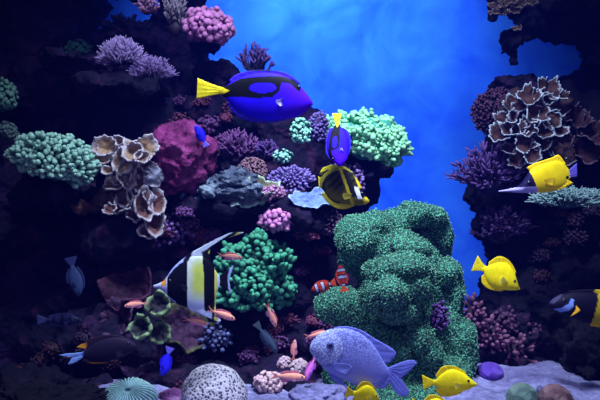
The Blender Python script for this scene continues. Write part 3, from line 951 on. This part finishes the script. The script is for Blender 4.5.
def make_fish(name, spec):
    """spec tables are in photo pixels of one specimen; local frame: +x from snout to tail, +z to the back, unit = body length"""
    hx, tx, ry = spec['hx'], spec['tx'], spec['ref']
    sgn = 1 if tx > hx else -1
    Lp = abs(tx - hx)

    def loc(x, y, w=0.0):
        return Vector(((x - hx) * sgn / Lp, w, (ry - y) / Lp))
    st = spec['st']
    nu, nv = spec.get('res', (70, 40))
    prof = catmull(st, nu)
    thick = spec['thick']
    W = {}

    def half(x):   # half thickness at x (unit lengths)
        t = (x - hx) * sgn / Lp
        t = min(max(t, 0), 1)
        return thick * (math.sin(math.pi * min(1, t * 1.0) ** 0.62) ** 0.75 * 0.92 + 0.08 + 0.06 * (1 - t))
    root = empty(name)
    mb = MB()
    pts, cols = [], []
    cf = spec['col']
    for j, (x, a, b) in enumerate(prof):
        mid, hh = (a + b) / 2, abs(b - a) / 2
        w = half(x)
        w = min(w, hh / Lp * 1.1)
        for i in range(nv):
            an = 2 * math.pi * i / nv
            s_, c_ = math.sin(an), math.cos(an)
            y = mid - hh * s_
            yy = math.copysign(abs(c_) ** 0.9, c_) * w
            pts.append(loc(x, y, yy))
            cols.append(cf(x, y))
    mb.grid(pts, cols, nv, nu, True)
    for e in (0, nu - 1):
        x, a, b = prof[e]
        mb.v.append(loc(x + (-0.4 * sgn if e == 0 else 0.4 * sgn), (a + b) / 2)); mb.c.append(cf(x, (a + b) / 2))
        ci = len(mb.v) - 1
        for i in range(nv):
            p, q = e * nv + i, e * nv + (i + 1) % nv
            mb.f.append((q, p, ci) if e == 0 else (p, q, ci))
    body = mb.build('body', spec.get('mat', M_FISH), root, local=True)
    # fins: name, curve A, curve B, colour fn, y at A, y at B, both sides
    for fn in spec['fins']:
        nm, A, B, fc = fn[:4]
        y0, y1, both = fn[4:] if len(fn) > 4 else (0, 0, False)
        n, m = 26, 14
        ca, cb = catmull(A, n), catmull(B, n)
        rays = nm != 'tail_fin'
        for side in ((-1, 1) if both else (1,)):
            mb = MB()
            for sd in (1, -1):
                pts, cols = [], []
                for j in range(m):
                    v = j / (m - 1)
                    for i in range(n):
                        u = i / (n - 1)
                        x = ca[i][0] + (cb[i][0] - ca[i][0]) * v
                        y = ca[i][1] + (cb[i][1] - ca[i][1]) * v
                        edge = min(1, 4 * (1 - v) + 0.15) if nm != 'tail_fin' else min(1, 4 * min(v, 1 - v) + 0.2) * (1 - 0.6 * u)
                        th = spec.get('fin_t', 0.008) * edge
                        ridge = 0.35 * math.sin((u * 16 if nm != 'tail_fin' else v * 9) * math.pi * 2)
                        if both:
                            w0 = half(ca[i][0]) * y0
                            yb = side * (w0 + (half(hx + sgn * Lp * 0.4) * y1) * v)
                        else:
                            yb = 0
                        pts.append(loc(x, y, yb + sd * th * (1 + ridge)))
                        cols.append(fc(x, y, ridge))
                base = len(mb.v)
                mb.grid(pts, cols, n, m)
                if sd == -1:
                    nf = (n - 1) * (m - 1)
                    mb.f[-nf:] = [tuple(reversed(q)) for q in mb.f[-nf:]]
            # close the rim
            tot = n * m
            loop = list(range(n)) + [j * n + n - 1 for j in range(1, m)] + [(m - 1) * n + i for i in range(n - 2, -1, -1)] + [j * n for j in range(m - 2, 0, -1)]
            for a, b in zip(loop, loop[1:] + loop[:1]):
                mb.f.append((b, a, a + tot, b + tot))
            mb.build(nm, M_FIN, root, local=True)
    ex, ey, er = spec['eye']
    for side in (-1, 1):
        mb = MB()
        # surface half width at the eye
        x = ex
        i0 = min(range(nu), key=lambda q: abs(prof[q][0] - x))
        a, b = prof[i0][1], prof[i0][2]
        mid, hh = (a + b) / 2, max(abs(b - a) / 2, 0.1)
        sv = max(-1, min(1, (mid - ey) / hh))
        w = min(half(x), hh / Lp * 1.1) * math.sqrt(1 - sv * sv) ** 0.9
        ic = spec.get('iris', L((40, 40, 60)))
        e = er / Lp
        mb.ellipsoid(Vector((0, 0, 0)), e, e * 0.5, e, ic, 20, 14)
        eo = mb.build('eye', M_EYE, root, local=True)
        eo.location = loc(ex, ey, side * w)
        pr = math.sqrt(spec.get('pupil', 0.35))
        mb = MB()
        mb.ellipsoid(Vector((0, side * e * 0.3, 0)), e * pr, e * 0.28, e * pr, (0.002, 0.002, 0.004), 18, 12)
        mb.build('pupil', M_EYE, eo, local=True)
    return root


def children(o):
    return [c for c in bpy.data.objects if c.parent == o]


def copy_fish(o):
    r = o.copy(); COL.objects.link(r)
    for c in children(o):
        d = c.copy(); COL.objects.link(d); d.parent = r
        for g in children(c):
            e = g.copy(); COL.objects.link(e); e.parent = d
    return r


def place(root, head, tail, Y, dorsal=1, yaw=0, roll=0, depth=1.0):
    """head, tail: photo pixels of the snout and of the tail root; dorsal=+1: back lies to the picture top / left"""
    h, t = P(*head, Y), P(*tail, Y)
    X = (t - h)
    Ln = X.length / math.cos(math.radians(yaw))
    X.normalize()
    Z = Vector((-X.z, 0, X.x))
    if Z.z < -1e-6: Z = -Z
    if dorsal == -1: Z = -Z
    Yv = Z.cross(X)
    R = Matrix((X, Yv, Z)).transposed().to_4x4()
    R = R @ Matrix.Rotation(math.radians(yaw), 4, 'Z') @ Matrix.Rotation(math.radians(roll), 4, 'X')
    mid = (h + t) / 2
    M = Matrix.Translation(mid) @ R @ Matrix.Scale(Ln, 4) @ Matrix.Diagonal((1, 1, depth, 1)) @ Matrix.Translation((-0.5, 0, 0))
    root.matrix_world = M
    return root


const = lambda c, k=1: (lambda x, y, r=0: tuple(v * (1 + 0.25 * r) for v in L(c, k)))

# --- regal blue tang
BLK = L((3, 2, 16))
patt = [(217, 87), (228, 85), (240, 79), (262, 76.6), (282, 76.6), (294, 80), (301, 87), (301, 93), (297, 91), (290, 84.5), (282, 83.5), (279.5, 92), (273, 98), (258, 99), (240, 97.5), (225, 97.5), (217, 95)]


def c_tang(x, y):
    if inpoly(x, y, [(230, 91), (223, 87.5), (210, 85), (210, 96), (223, 94)]): return L((240, 214, 20))
    if inpoly(x, y, patt) and ((x - 263) / 13.5) ** 2 + ((y - 88.6) / 5.2) ** 2 > 1: return BLK
    a = L((40, 8, 248)); b = L((84, 8, 226))
    t = min(1, max(0, (x - 270) / 35))
    return lerp(a, b, t * 0.8)


TANG = dict(hx=312, tx=219, ref=95, thick=0.085, res=(170, 110), eye=(298.5, 88, 1.9), iris=L((20, 14, 60)),
            st=[(312.5, 102.5, 105), (309, 97, 108.5), (304, 90.5, 112.8), (296, 82, 117), (286, 76, 119), (274, 73, 120), (260, 72.6, 119.3), (247, 75, 115.5), (236, 79.5, 109), (228, 84.5, 101), (222, 87.2, 95.2), (218, 88, 94)],
            col=c_tang,
            fins=[('dorsal_fin', [(299, 84.5), (286, 76), (272, 73), (258, 73), (244, 76), (231, 83)], [(300, 82.5), (286, 73), (268, 70), (250, 70.5), (236, 74.5), (229, 80.5)], lambda x, y, r: lerp(L((58, 32, 214)), BLK, 0.9 if y < 71.5 - 0 * x else 0)),
                  ('anal_fin', [(286, 119), (272, 120), (258, 119), (246, 115), (236, 109), (229, 102)], [(285, 120.5), (268, 122.8), (252, 121.8), (240, 118), (231, 111), (227.5, 103)], const((40, 22, 196))),
                  ('tail_fin', [(226, 88.3), (212, 84), (197.5, 78)], [(226, 92.8), (212, 95.5), (196.5, 99)], const((246, 226, 24))),
                  ('pectoral_fin', [(284, 99), (283, 101), (282, 103), (283, 106)], [(277, 101), (276, 102.5), (277, 105), (281, 108)], lambda x, y, r: lerp(L((66, 34, 232)), L((230, 220, 250)), 0.9 if (r > 0.1 and x < 281) else 0.1), 1.02, 0.3, True)])
t1 = place(make_fish('blue_tang', TANG), (312, 95), (219, 95), -0.2)
tag(t1, 'large royal blue fish with black palette marking and yellow tail, swimming right', 'fish', 'royal blue fish')
t2 = copy_fish(t1)
place(t2, (335.5, 166), (339.5, 123), -0.08, dorsal=1, yaw=15)
tag(t2, 'small royal blue fish hanging head down before the mint coral', 'fish', 'royal blue fish')

# --- raccoon butterflyfish


def c_rac(x, y):
    if x > 364 and y > 197: return L((210, 190, 40))
    b = x - 0.35 * (y - 190)
    if 354.5 < b < 359 and 187 < y < 199: return L((226, 230, 250))
    if b >= 359 and y < 198 and y > 188: return L((12, 10, 24))
    if b >= 359: return L((200, 176, 30))
    if 346 < b < 349: return L((190, 170, 24))
    if 349 <= b < 354.5 and y < 197: return L((20, 18, 26))
    t = max(0, min(1, (y - 184) / 20)) ** 1.3
    base = lerp(L((14, 14, 18)), L((112, 108, 20)), t)
    if math.sin((x * 0.8 + y * 0.9) * 0.9) > 0.3: base = lerp(base, L((110, 106, 24)), 0.2)
    if (x - 345) ** 2 / 24 ** 2 + (y - 187) ** 2 / 18.5 ** 2 > 0.92 and x < 352: base = L((122, 116, 22))
    elif (x - 345) ** 2 / 24 ** 2 + (y - 187) ** 2 / 18.5 ** 2 > 0.72 and x < 340: base = L((20, 20, 24))
    return base


YL = const((190, 178, 24))
RAC = dict(hx=369, tx=320, ref=190, thick=0.11, res=(90, 70), eye=(361.5, 193.5, 1.6), iris=L((10, 8, 20)),
           st=[(369, 200, 202), (366, 196, 204), (362, 188, 205), (357, 179, 205.5), (350, 172, 205), (342, 168, 204), (334, 167.5, 202), (328, 170.5, 197), (323, 175, 190), (320, 178, 187)],
           col=c_rac,
           fins=[('dorsal_fin', [(357, 180), (350, 173), (342, 169), (334, 168.5), (328, 171), (323, 176)], [(355, 175), (348, 168.5), (340, 165.3), (331, 165), (323, 168), (318.5, 175)], lambda x, y, r: L((220, 206, 30)) if y < 167.5 + abs(x - 336) * 0.3 else L((60, 58, 20))),
                 ('anal_fin', [(355, 204.5), (346, 204), (338, 202.5), (331, 198.5), (325, 192)], [(354, 206), (345, 209), (336, 208), (327, 202), (320.5, 193)], YL),
                 ('tail_fin', [(322, 178.5), (320, 177.5), (318, 176)], [(322, 186.5), (320.5, 188), (319, 190)], YL),
                 ('pectoral_fin', [(352, 194), (351, 196), (351, 198)], [(343, 193), (342, 196), (344, 200)], const((150, 140, 40)), 1.0, 0.3, True)])
f = place(make_fish('butterflyfish', RAC), (369, 190), (320, 190), -0.05)
tag(f, 'black and yellow fish with white band behind its masked eye, below the mint coral', 'fish')

# --- long-nosed butterflyfish


def c_long(x, y):
    # boundary of the yellow: a line from (527,168) to (538,193)
    bx = 527.5 + (y - 168) * 0.42
    if (x - 567) ** 2 + (y - 177.5) ** 2 < 3.0: return L((10, 8, 20))
    if x > bx: return L((250, 216, 8))
    if y < 187.3 - (x - 520) * 0.05 and x > 512: return L((26, 18, 58))
    return L((170, 160, 226))


LONG = dict(hx=499, tx=569, ref=185, thick=0.085, res=(150, 80), eye=(527.5, 182.5, 1.5), iris=L((30, 24, 60)),
            st=[(499, 190.6, 191.8), (510, 188.6, 192.2), (519, 185.5, 192.8), (525, 178.5, 193), (529, 172, 193.2), (534, 167.5, 193), (541, 164.5, 192), (549, 162, 190.5), (557, 160.5, 188.5), (563, 162.5, 185.5), (567, 167, 182), (570, 171, 178)],
            col=c_long,
            fins=[('dorsal_fin', [(530, 171.5), (536, 167), (544, 164), (552, 162), (558, 161.5), (565, 166)], [(526.5, 167.5), (535, 163), (544, 160), (552, 157.5), (559, 155), (566, 164)], const((250, 208, 8))),
                  ('anal_fin', [(540, 192), (548, 190.5), (556, 188.5), (562, 185), (568, 180)], [(540, 193.3), (549, 192), (558, 190), (566, 187), (573.5, 183)], const((250, 208, 8))),
                  ('tail_fin', [(568, 171), (572, 167), (577, 163)], [(568, 178), (572, 177.5), (577, 177)], const((96, 84, 190))),
                  ('pectoral_fin', [(543, 179), (543, 181), (544, 184)], [(553, 178), (553, 181), (551, 186)], const((220, 180, 20)), 1.0, 0.35, True)])
f = place(make_fish('longnose_butterflyfish', LONG), (499, 185), (569, 185), 0.0)
tag(f, 'yellow fish with a long pale snout pointing left, before the right reef', 'fish')

# --- yellow tang
YT = dict(hx=476.5, tx=433, ref=382.5, thick=0.11, res=(90, 60), eye=(467.6, 380, 1.35), iris=L((60, 50, 20)), pupil=0.6,
          st=[(477, 383.6, 385), (474.5, 382, 386.6), (470, 378, 388.6), (464, 373.3, 391), (457, 370, 393), (450, 369.5, 393), (443, 373, 391), (438, 377.6, 387.5), (435, 380, 385), (432.5, 380.6, 384.2)],
          col=lambda x, y: L((250, 226, 4)) if abs((x - 443) * 0.2 + y - 382.5) > 0 else None,
          fins=[('dorsal_fin', [(467, 376.5), (460, 371.5), (452, 369.8), (444, 372.8), (437, 378.6)], [(465.5, 372), (457, 367), (448.5, 365.4), (441, 367.5), (435.5, 375.5)], const((244, 210, 4))),
                ('anal_fin', [(463, 391), (456, 393), (449, 392.6), (443, 391), (437, 387)], [(461, 393.5), (453, 396), (445.5, 396.6), (439, 394.5), (435.5, 390)], const((244, 210, 4))),
                ('tail_fin', [(436, 380), (430, 378.5), (422, 374.5)], [(436, 385), (430, 386.5), (423.5, 390)], const((250, 224, 10))),
                ('pectoral_fin', [(461, 383), (461, 385), (460, 387)], [(453, 381), (452.5, 384), (454, 388)], const((255, 240, 70)), 1.0, 0.4, True)])
g = 'bright yellow oval fish'
y1 = place(make_fish('yellow_tang', YT), (476.5, 382.5), (433, 382.5), -0.25)
tag(y1, 'bright yellow oval fish swimming right over the sand beside the violet lump', 'fish', g)
for h, t, Y, yaw, lab in [((520, 287), (483, 268), -0.05, 0, 'bright yellow oval fish in the blue gap left of the right reef'),
                          ((380, 400), (352, 391), -0.3, 35, 'bright yellow fish cut by the bottom edge under the lilac fish'),
                          ((455, 413), (420, 406), -0.3, 0, 'yellow fish of which only the tip shows at the bottom edge')]:
    o = place(copy_fish(y1), h, t, Y, 1, yaw, depth=1.18 if Y == -0.05 else 1.0)
    tag(o, lab, 'fish', g)

# --- speckled rabbitfish


def c_rab(x, y):
    e = ((x - 325) / 17.5) ** 2 + ((y - 346) / 17.5) ** 2
    if e < 1: return (*L((176, 184, 232)), 1.0)
    if e < 1.16 and y > 346 and x > 318: return (*L((66, 68, 150)), 0.2)
    t = max(0, min(1, (y - 345) / 30))
    c = lerp(L((138, 144, 214)), L((136, 140, 226)), t)
    return (*c, max(0.0, 0.95 - 0.9 * t))


RL = lambda x, y, r: tuple(v * (1 + 0.6 * r) for v in L((118, 124, 218)))
RAB = dict(hx=309.5, tx=389, ref=360, thick=0.115, res=(130, 80), eye=(330, 344, 3.8), iris=L((84, 88, 156)), pupil=0.3, mat=M_SCALE,
           st=[(309.5, 347.5, 351), (311.5, 342.5, 354), (316, 337, 359.5), (322, 332.6, 366.5), (330, 329.2, 373.5), (340, 327.6, 379), (350, 329, 382), (360, 333, 384), (370, 340.5, 384), (378, 351, 382), (384, 361.5, 379), (388, 367.5, 376.5), (391, 368.8, 375.8)],
           col=c_rab,
           fins=[('dorsal_fin', [(334, 328.5), (346, 328.5), (358, 332.5), (368, 339.5), (377, 350), (385, 363)], [(334, 327.3), (347, 326.4), (361, 330), (374, 338), (395.5, 351.5), (390, 362.5)], RL),
                 ('anal_fin', [(350, 382), (360, 384), (370, 384), (378, 382), (386, 377.5)], [(350, 384), (362, 386.5), (374, 388), (385, 388), (390.5, 379)], RL),
                 ('tail_fin', [(387, 368), (396, 364.2), (405, 361), (413, 360), (417, 362.5)], [(387, 373), (394, 374), (399, 378.5), (405, 375), (411.5, 369.5)], RL),
                 ('tail_fin', [(387, 371), (394, 372), (399, 376), (405, 384), (409.5, 391.5)], [(387, 377), (389, 382), (393, 389), (399, 395), (406, 397.5)], RL),
                 ('pelvic_fin', [(329, 373.5), (334, 376), (340, 378.5)], [(331, 378), (337, 382.5), (346, 386)], RL, 0.25, 0.1, True),
                 ('pectoral_fin', [(333.5, 361), (333, 364), (334, 367.5)], [(349, 362), (351, 366), (345, 372)], lambda x, y, r: tuple(v * (1 + 0.3 * r) for v in L((134, 142, 226))), 1.0, 0.35, True)])
f = place(make_fish('rabbitfish', RAB), (309.5, 360), (389, 360), -0.28)
tag(f, 'big lilac-blue fish with speckled head and forked tail before the green mound', 'fish')

# --- moorish idol


def c_idol(x, y):
    # slanted band coordinates: bands lean back towards the streamer
    k = x - 0.0
    a1 = 188 if y > 262 else 188 + (262 - y) * 0.55        # front edge of the pale band
    a2 = 204.3 + (0 if y > 275 else (275 - y) * -0.1)      # rear edge
    b2 = 214.5 if y > 265 else 214.5 - (265 - y) * 0.45
    if y < 252:
        a2 = 202 + (252 - y) * 1.55; b2 = 207.2 + (252 - y) * 1.6
    if 162 < k < 166.5 and 279 < y < 285.8: return L((210, 140, 60))
    if k < 168: return L((186, 194, 236))
    if k < a1:
        tp = [q for q in IDOL['st'] if q[0] <= x]
        i_ = max(0, len(tp) - 1)
        q0, q1 = IDOL['st'][i_], IDOL['st'][min(i_ + 1, len(IDOL['st']) - 1)]
        f_ = (x - q0[0]) / max(1e-6, q1[0] - q0[0])
        ty = q0[1] + (q1[1] - q0[1]) * f_; by = q0[2] + (q1[2] - q0[2]) * f_
        if (x < 184 and y < ty + 2.6) or (x < 176 and y > by - 2.0): return L((150, 164, 226))
        return L((6, 5, 26))
    if k < a2:
        cy = 1 - min(1, abs(y - 278) / 24)
        cx = max(0, min(1, (k - a1) / 8))
        return lerp(L((214, 224, 250)), L((208, 222, 96)), min(1, 1.4 * max(0, cy) ** 0.6) * (0.25 + 0.75 * cx))
    if k < b2: return L((8, 8, 22))
    if k < b2 + 3: return L((220, 222, 110))
    return L((216, 224, 250))


IDOL = dict(hx=153.5, tx=220, ref=284, thick=0.085, res=(110, 90), eye=(170.5, 280, 1.5), iris=L((60, 40, 30)),
            st=[(153.5, 285.3, 287.3), (158, 283.6, 288.6), (163, 281, 291), (167, 276.5, 295), (170.5, 271, 299), (175, 265.5, 302.5), (181, 260.5, 305.5), (188, 257.5, 307.5), (195, 256, 308.5), (202, 256.5, 308), (208, 260, 305.5), (213, 266, 301), (217, 272.5, 291), (220, 276, 285)],
            col=c_idol,
            fins=[('dorsal_fin', [(177, 263.5), (189, 254), (203, 246), (218, 238), (231, 232.7), (243.5, 232)], [(217.5, 275), (212, 264), (209.5, 253), (213.5, 246), (224, 239.5), (243.5, 233)], lambda x, y, r: c_idol(x, y)),
                  ('anal_fin', [(181, 304.5), (190, 309.5), (200, 314), (209, 318), (219, 322)], [(217.5, 288), (216.3, 297), (215.5, 305), (216.5, 313), (221, 321)], lambda x, y, r: c_idol(x, y) if y < 311 or x > 212 else L((180, 188, 232))),
                  ('tail_fin', [(219, 276), (225, 272), (233.5, 265.5)], [(219, 281), (225, 281), (229, 280)], lambda x, y, r: L((170, 186, 236)) if x > 227.6 + ((y - 280) / 14) ** 2 * 3.2 else L((8, 8, 28))),
                  ('tail_fin', [(219, 280), (225, 280), (229, 279.5)], [(219, 285), (224, 288.5), (231.5, 294)], lambda x, y, r: L((170, 186, 236)) if x > 227.6 + ((y - 280) / 14) ** 2 * 2.4 else L((8, 8, 28))),
                  ('pectoral_fin', [(181, 284), (181, 286), (182, 288)], [(188, 285), (188.5, 288), (186, 291)], const((40, 36, 60)), 1.0, 0.3, True)])
f = place(make_fish('moorish_idol', IDOL), (153.5, 284), (220, 284), -0.12)
tag(f, 'black, white and yellow banded fish with a long trailing dorsal streamer, facing left', 'fish')

# --- anthias
c_an = lambda x, y: lerp(L((250, 168, 140)), L((232, 156, 190)), max(0, min(1, (y + 0.5) / 3)))
AN = dict(hx=0, tx=22, ref=0, thick=0.085, res=(40, 28), eye=(3.2, -0.9, 0.75), iris=L((120, 60, 120)),
          st=[(0, -0.4, 0.6), (1.5, -1.6, 1.6), (5, -2.9, 2.7), (10, -3.2, 3.0), (15, -2.4, 2.3), (19, -1.4, 1.4), (22, -0.9, 0.9)],
          col=c_an,
          fins=[('dorsal_fin', [(5, -2.8), (10, -3.1), (15, -2.3), (18.5, -1.4)], [(5.5, -4.1), (10, -4.7), (16, -4.2), (20, -2.6)], const((206, 110, 130))),
                ('anal_fin', [(12, 2.8), (15, 2.2), (18, 1.5)], [(13.5, 4.4), (17, 4.2), (19.5, 2.8)], const((206, 116, 150))),
                ('tail_fin', [(21, -0.9), (24, -1.8), (27.5, -3.4)], [(21, 0.2), (23, -0.1), (25, -0.8)], const((222, 124, 120))),
                ('tail_fin', [(21, -0.2), (23, 0.1), (25, 0.8)], [(21, 0.9), (24, 1.8), (27.5, 3.4)], const((222, 124, 120))),
                ('pectoral_fin', [(6.5, 0), (6.6, 0.8), (7, 1.6)], [(10.5, 0.8), (10.5, 2), (9.5, 3)], const((230, 150, 170)), 1.0, 0.4, True)])
an = make_fish('anthias', AN)
spots = [((242, 258), (222, 255.5), -0.1, 'small orange fish above the striped fish\'s tail, in front of the green coral'),
         ((124.5, 306), (144, 303.5), -0.05, 'small pink-orange fish facing left above the green-lipped coral'),
         ((207.5, 325), (188, 319.5), -0.1, 'small orange fish just left below the striped fish'),
         ((235, 319.5), (213, 311), -0.16, 'small orange fish overlapping the lower tip of the striped fish'),
         ((276, 327), (268, 307.5), -0.05, 'small pink fish diving beside the green knobbly coral'),
         ((295, 340), (293.5, 357), -0.05, 'small pink-orange fish standing upright above the cream corals'),
         ((306, 378.5), (277, 375.5), -0.1, 'long orange fish lying level before the cream coral'),
         ((306, 380), (314, 360), -0.12, 'magenta-pink fish diving beside the lilac fish\'s belly'),
         ((330, 333), (309, 336), -0.1, 'orange fish half hidden behind the lilac fish\'s head')]
for i, (h, t, Y, lab) in enumerate(spots):
    o = an if i == 0 else copy_fish(an)
    place(o, h, t, Y, 1, 8)
    tag(o, lab, 'fish', 'small orange and pink fish')
    if i == 7:
        pm = attr_mat('magenta_fish_skin', 0.45, 0.1, 8, 0.05, 0.4)
        nt_ = pm.node_tree
        pm_mix = [n for n in nt_.nodes if n.type == 'MIX'][0]
        b_ = nt_.nodes['Principled BSDF']
        m2 = mix(nt_, 'MULTIPLY')
        nt_.links.new(pm_mix.outputs[2], m2.inputs[6]); m2.inputs[7].default_value = (0.85, 0.5, 2.2, 1)
        nt_.links.new(m2.outputs[2], b_.inputs['Base Color'])
        for c in children(o):
            if c.name.startswith('eye'): continue
            c.data = c.data.copy(); c.data.materials[0] = pm


# --- generic slim fish in other colours
def slim(name, col, fincol, tailcol, deep=1.0, thick=0.08, extra=None, res=(50, 30)):
    d = deep
    sp = dict(hx=0, tx=22, ref=0, thick=thick, res=res, eye=(3.0, -0.9 * d, 0.7), iris=L((30, 30, 50)),
              st=[(0, -0.4 * d, 0.6 * d), (1.5, -1.8 * d, 1.7 * d), (5, -3.2 * d, 3.0 * d), (10, -3.8 * d, 3.7 * d), (15, -3.1 * d, 3.1 * d), (19, -1.7 * d, 1.7 * d), (22, -0.9 * d, 0.9 * d)],
              col=col,
              fins=[('dorsal_fin', [(4, -2.8 * d), (9, -3.7 * d), (15, -3.0 * d), (19, -1.7 * d)], [(5, -4.2 * d), (10, -5.2 * d), (16, -4.6 * d), (20.5, -2.8 * d)], fincol),
                    ('anal_fin', [(9, 3.6 * d), (13, 3.4 * d), (19, 1.6 * d)], [(10.5, 5.0 * d), (15.5, 4.8 * d), (20, 2.6 * d)], fincol),
                    ('tail_fin', [(21, -0.9 * d), (24, -2.4 * d), (27.5, -3.9 * d)], [(21, 0.9 * d), (24, 2.4 * d), (27.5, 3.9 * d)], tailcol),
                    ('pectoral_fin', [(6.5, 0), (6.6, 0.8), (7, 1.6)], [(10.5, 0.8), (10.5, 2), (9.5, 3)], fincol, 1.0, 0.4, True)])
    if extra: sp.update(extra)
    return make_fish(name, sp)


BL = L((48, 40, 246))
d1 = slim('damselfish', lambda x, y: BL, const((36, 24, 220)), const((120, 110, 236)), 1.15)
place(d1, (195.5, 125.5), (204, 142), 0.1, 1, 15)
tag(d1, 'tiny vivid blue fish above the pink crusted rock', 'fish', 'tiny vivid blue fish')
d2 = place(copy_fish(d1), (162, 376), (168.5, 353), 0.0, -1, 0)
tag(d2, 'tiny vivid blue fish left of the brain coral', 'fish', 'tiny vivid blue fish')

f = place(slim('wrasse', lambda x, y: L((60, 74, 100)), lambda x, y, r: L((100, 104, 60)) if abs(y) > 4 else L((50, 60, 84)), const((70, 84, 96)), 0.8), (277, 353), (260, 329), 0.0)
tag(f, 'slender grey-green fish diving beside the green knobbly coral', 'fish')
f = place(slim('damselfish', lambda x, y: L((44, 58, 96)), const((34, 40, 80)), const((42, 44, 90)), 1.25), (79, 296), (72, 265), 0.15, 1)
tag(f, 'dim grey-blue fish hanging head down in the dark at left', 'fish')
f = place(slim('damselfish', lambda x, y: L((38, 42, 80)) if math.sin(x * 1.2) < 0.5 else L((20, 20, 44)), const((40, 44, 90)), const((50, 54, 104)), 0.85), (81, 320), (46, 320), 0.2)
tag(f, 'faint grey banded fish in the dark above the brown surgeonfish', 'fish')

# --- clownfish


def c_cl(x, y):
    for a, b in ((4.2, 6.6), (11, 14), (19.6, 21.2)):
        if a < x < b: return L((176, 184, 220))
        if a - 0.7 < x < b + 0.7: return L((10, 8, 14))
    return L((176, 50, 34))


c1 = slim('clownfish', c_cl, lambda x, y, r: L((190, 60, 36)), const((190, 70, 40)), 1.25, 0.11, dict(res=(80, 30)))
place(c1, (340.5, 265.5), (343.5, 286), 0.02, -1, 15)
tag(c1, 'orange and white clownfish upright at the edge of the green mound', 'fish', 'orange clownfish with white bands')
c2 = place(copy_fish(c1), (311.5, 289.5), (331, 284), 0.06, 1, 15)
tag(c2, 'orange and white clownfish lying level in the dark left of the green mound', 'fish', 'orange clownfish with white bands')

# --- brown surgeonfish lower left
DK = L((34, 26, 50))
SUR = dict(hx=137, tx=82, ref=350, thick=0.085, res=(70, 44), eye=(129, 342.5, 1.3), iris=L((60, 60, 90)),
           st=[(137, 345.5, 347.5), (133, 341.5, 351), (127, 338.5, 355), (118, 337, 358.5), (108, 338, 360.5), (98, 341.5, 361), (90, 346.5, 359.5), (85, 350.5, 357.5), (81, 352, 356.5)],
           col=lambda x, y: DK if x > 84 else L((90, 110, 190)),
           fins=[('dorsal_fin', [(126, 339), (116, 337.5), (106, 338.5), (96, 342.5), (87, 349)], [(124, 337), (112, 334.6), (99, 336), (87, 340.5), (76, 347.5)], lambda x, y, r: L((216, 140, 30)) if x < 86 and y > 343.5 else L((40, 26, 44))),
                 ('anal_fin', [(112, 360), (104, 361), (96, 361), (86, 358)], [(110, 362), (101, 363.5), (91, 363.5), (81, 361)], lambda x, y, r: L((190, 120, 30)) if y > 362.4 else L((44, 30, 50))),
                 ('tail_fin', [(83, 351.8), (75, 353), (67, 353.5), (59, 355)], [(83, 355), (78, 356), (74, 357), (70, 357.5)], const((140, 172, 250))),
                 ('tail_fin', [(83, 354), (78, 356), (75, 357), (72, 358)], [(83, 357.5), (78, 361), (73, 363.3), (67.5, 364.5)], const((140, 172, 250))),
                 ('pectoral_fin', [(124, 350), (123.5, 352), (124, 354)], [(117, 351), (116.5, 353.5), (119, 356)], const((44, 34, 60)), 1.0, 0.3, True)])
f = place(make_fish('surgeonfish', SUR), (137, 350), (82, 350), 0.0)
tag(f, 'dark brown fish with a pale blue forked tail and orange fin edges, lower left', 'fish')

# --- two-tone rabbitfish at the right edge


def c_two(x, y):
    if inpoly(x, y, [(552, 308.5), (559, 307), (566, 303), (569, 297.5), (571.5, 299), (571, 305), (566, 310), (559, 311.5)]): return L((120, 146, 226))
    if x > 593 + (y - 310) * -0.25: return L((180, 152, 16))
    if y < 303 - (x - 549) * 0.9 + 3 and x < 562 and y < 303: return L((60, 56, 90))
    return L((16, 12, 34))


TWO = dict(hx=549, tx=636, ref=306, thick=0.1, res=(110, 70), eye=(562, 300, 1.7), iris=L((30, 26, 60)),
           st=[(548.5, 304.5, 306.5), (551.5, 300.5, 309), (556, 297, 311.5), (563, 293.8, 314.5), (572, 292, 318.5), (585, 292, 322.5), (600, 294, 324), (614, 298, 321), (626, 303, 315), (632, 305, 311), (637, 305.5, 310.5)],
           col=c_two,
           fins=[('dorsal_fin', [(570, 292.5), (585, 292.3), (600, 294.5), (614, 298.5), (628, 304)], [(568, 291), (586, 289.5), (604, 290), (618, 293), (630, 300)], lambda x, y, r: L((16, 12, 34)) if x < 595 else L((212, 176, 20))),
                 ('anal_fin', [(590, 323), (602, 323.5), (614, 320.5), (627, 314)], [(590, 326), (604, 327.5), (618, 326), (630, 318)], const((200, 160, 20))),
                 ('tail_fin', [(634, 305), (642, 301), (650, 296)], [(634, 311), (642, 315), (650, 320)], const((212, 176, 20))),
                 ('pectoral_fin', [(573, 304), (573, 307), (573, 309)], [(577, 309), (573, 312), (567, 315)], const((220, 160, 20)), 1.0, 0.3, True)])
f = place(make_fish('rabbitfish', TWO), (549, 306), (636, 306), 0.05)
tag(f, 'dark fish with a pale crescent chin and yellow rear, cut by the right edge', 'fish')
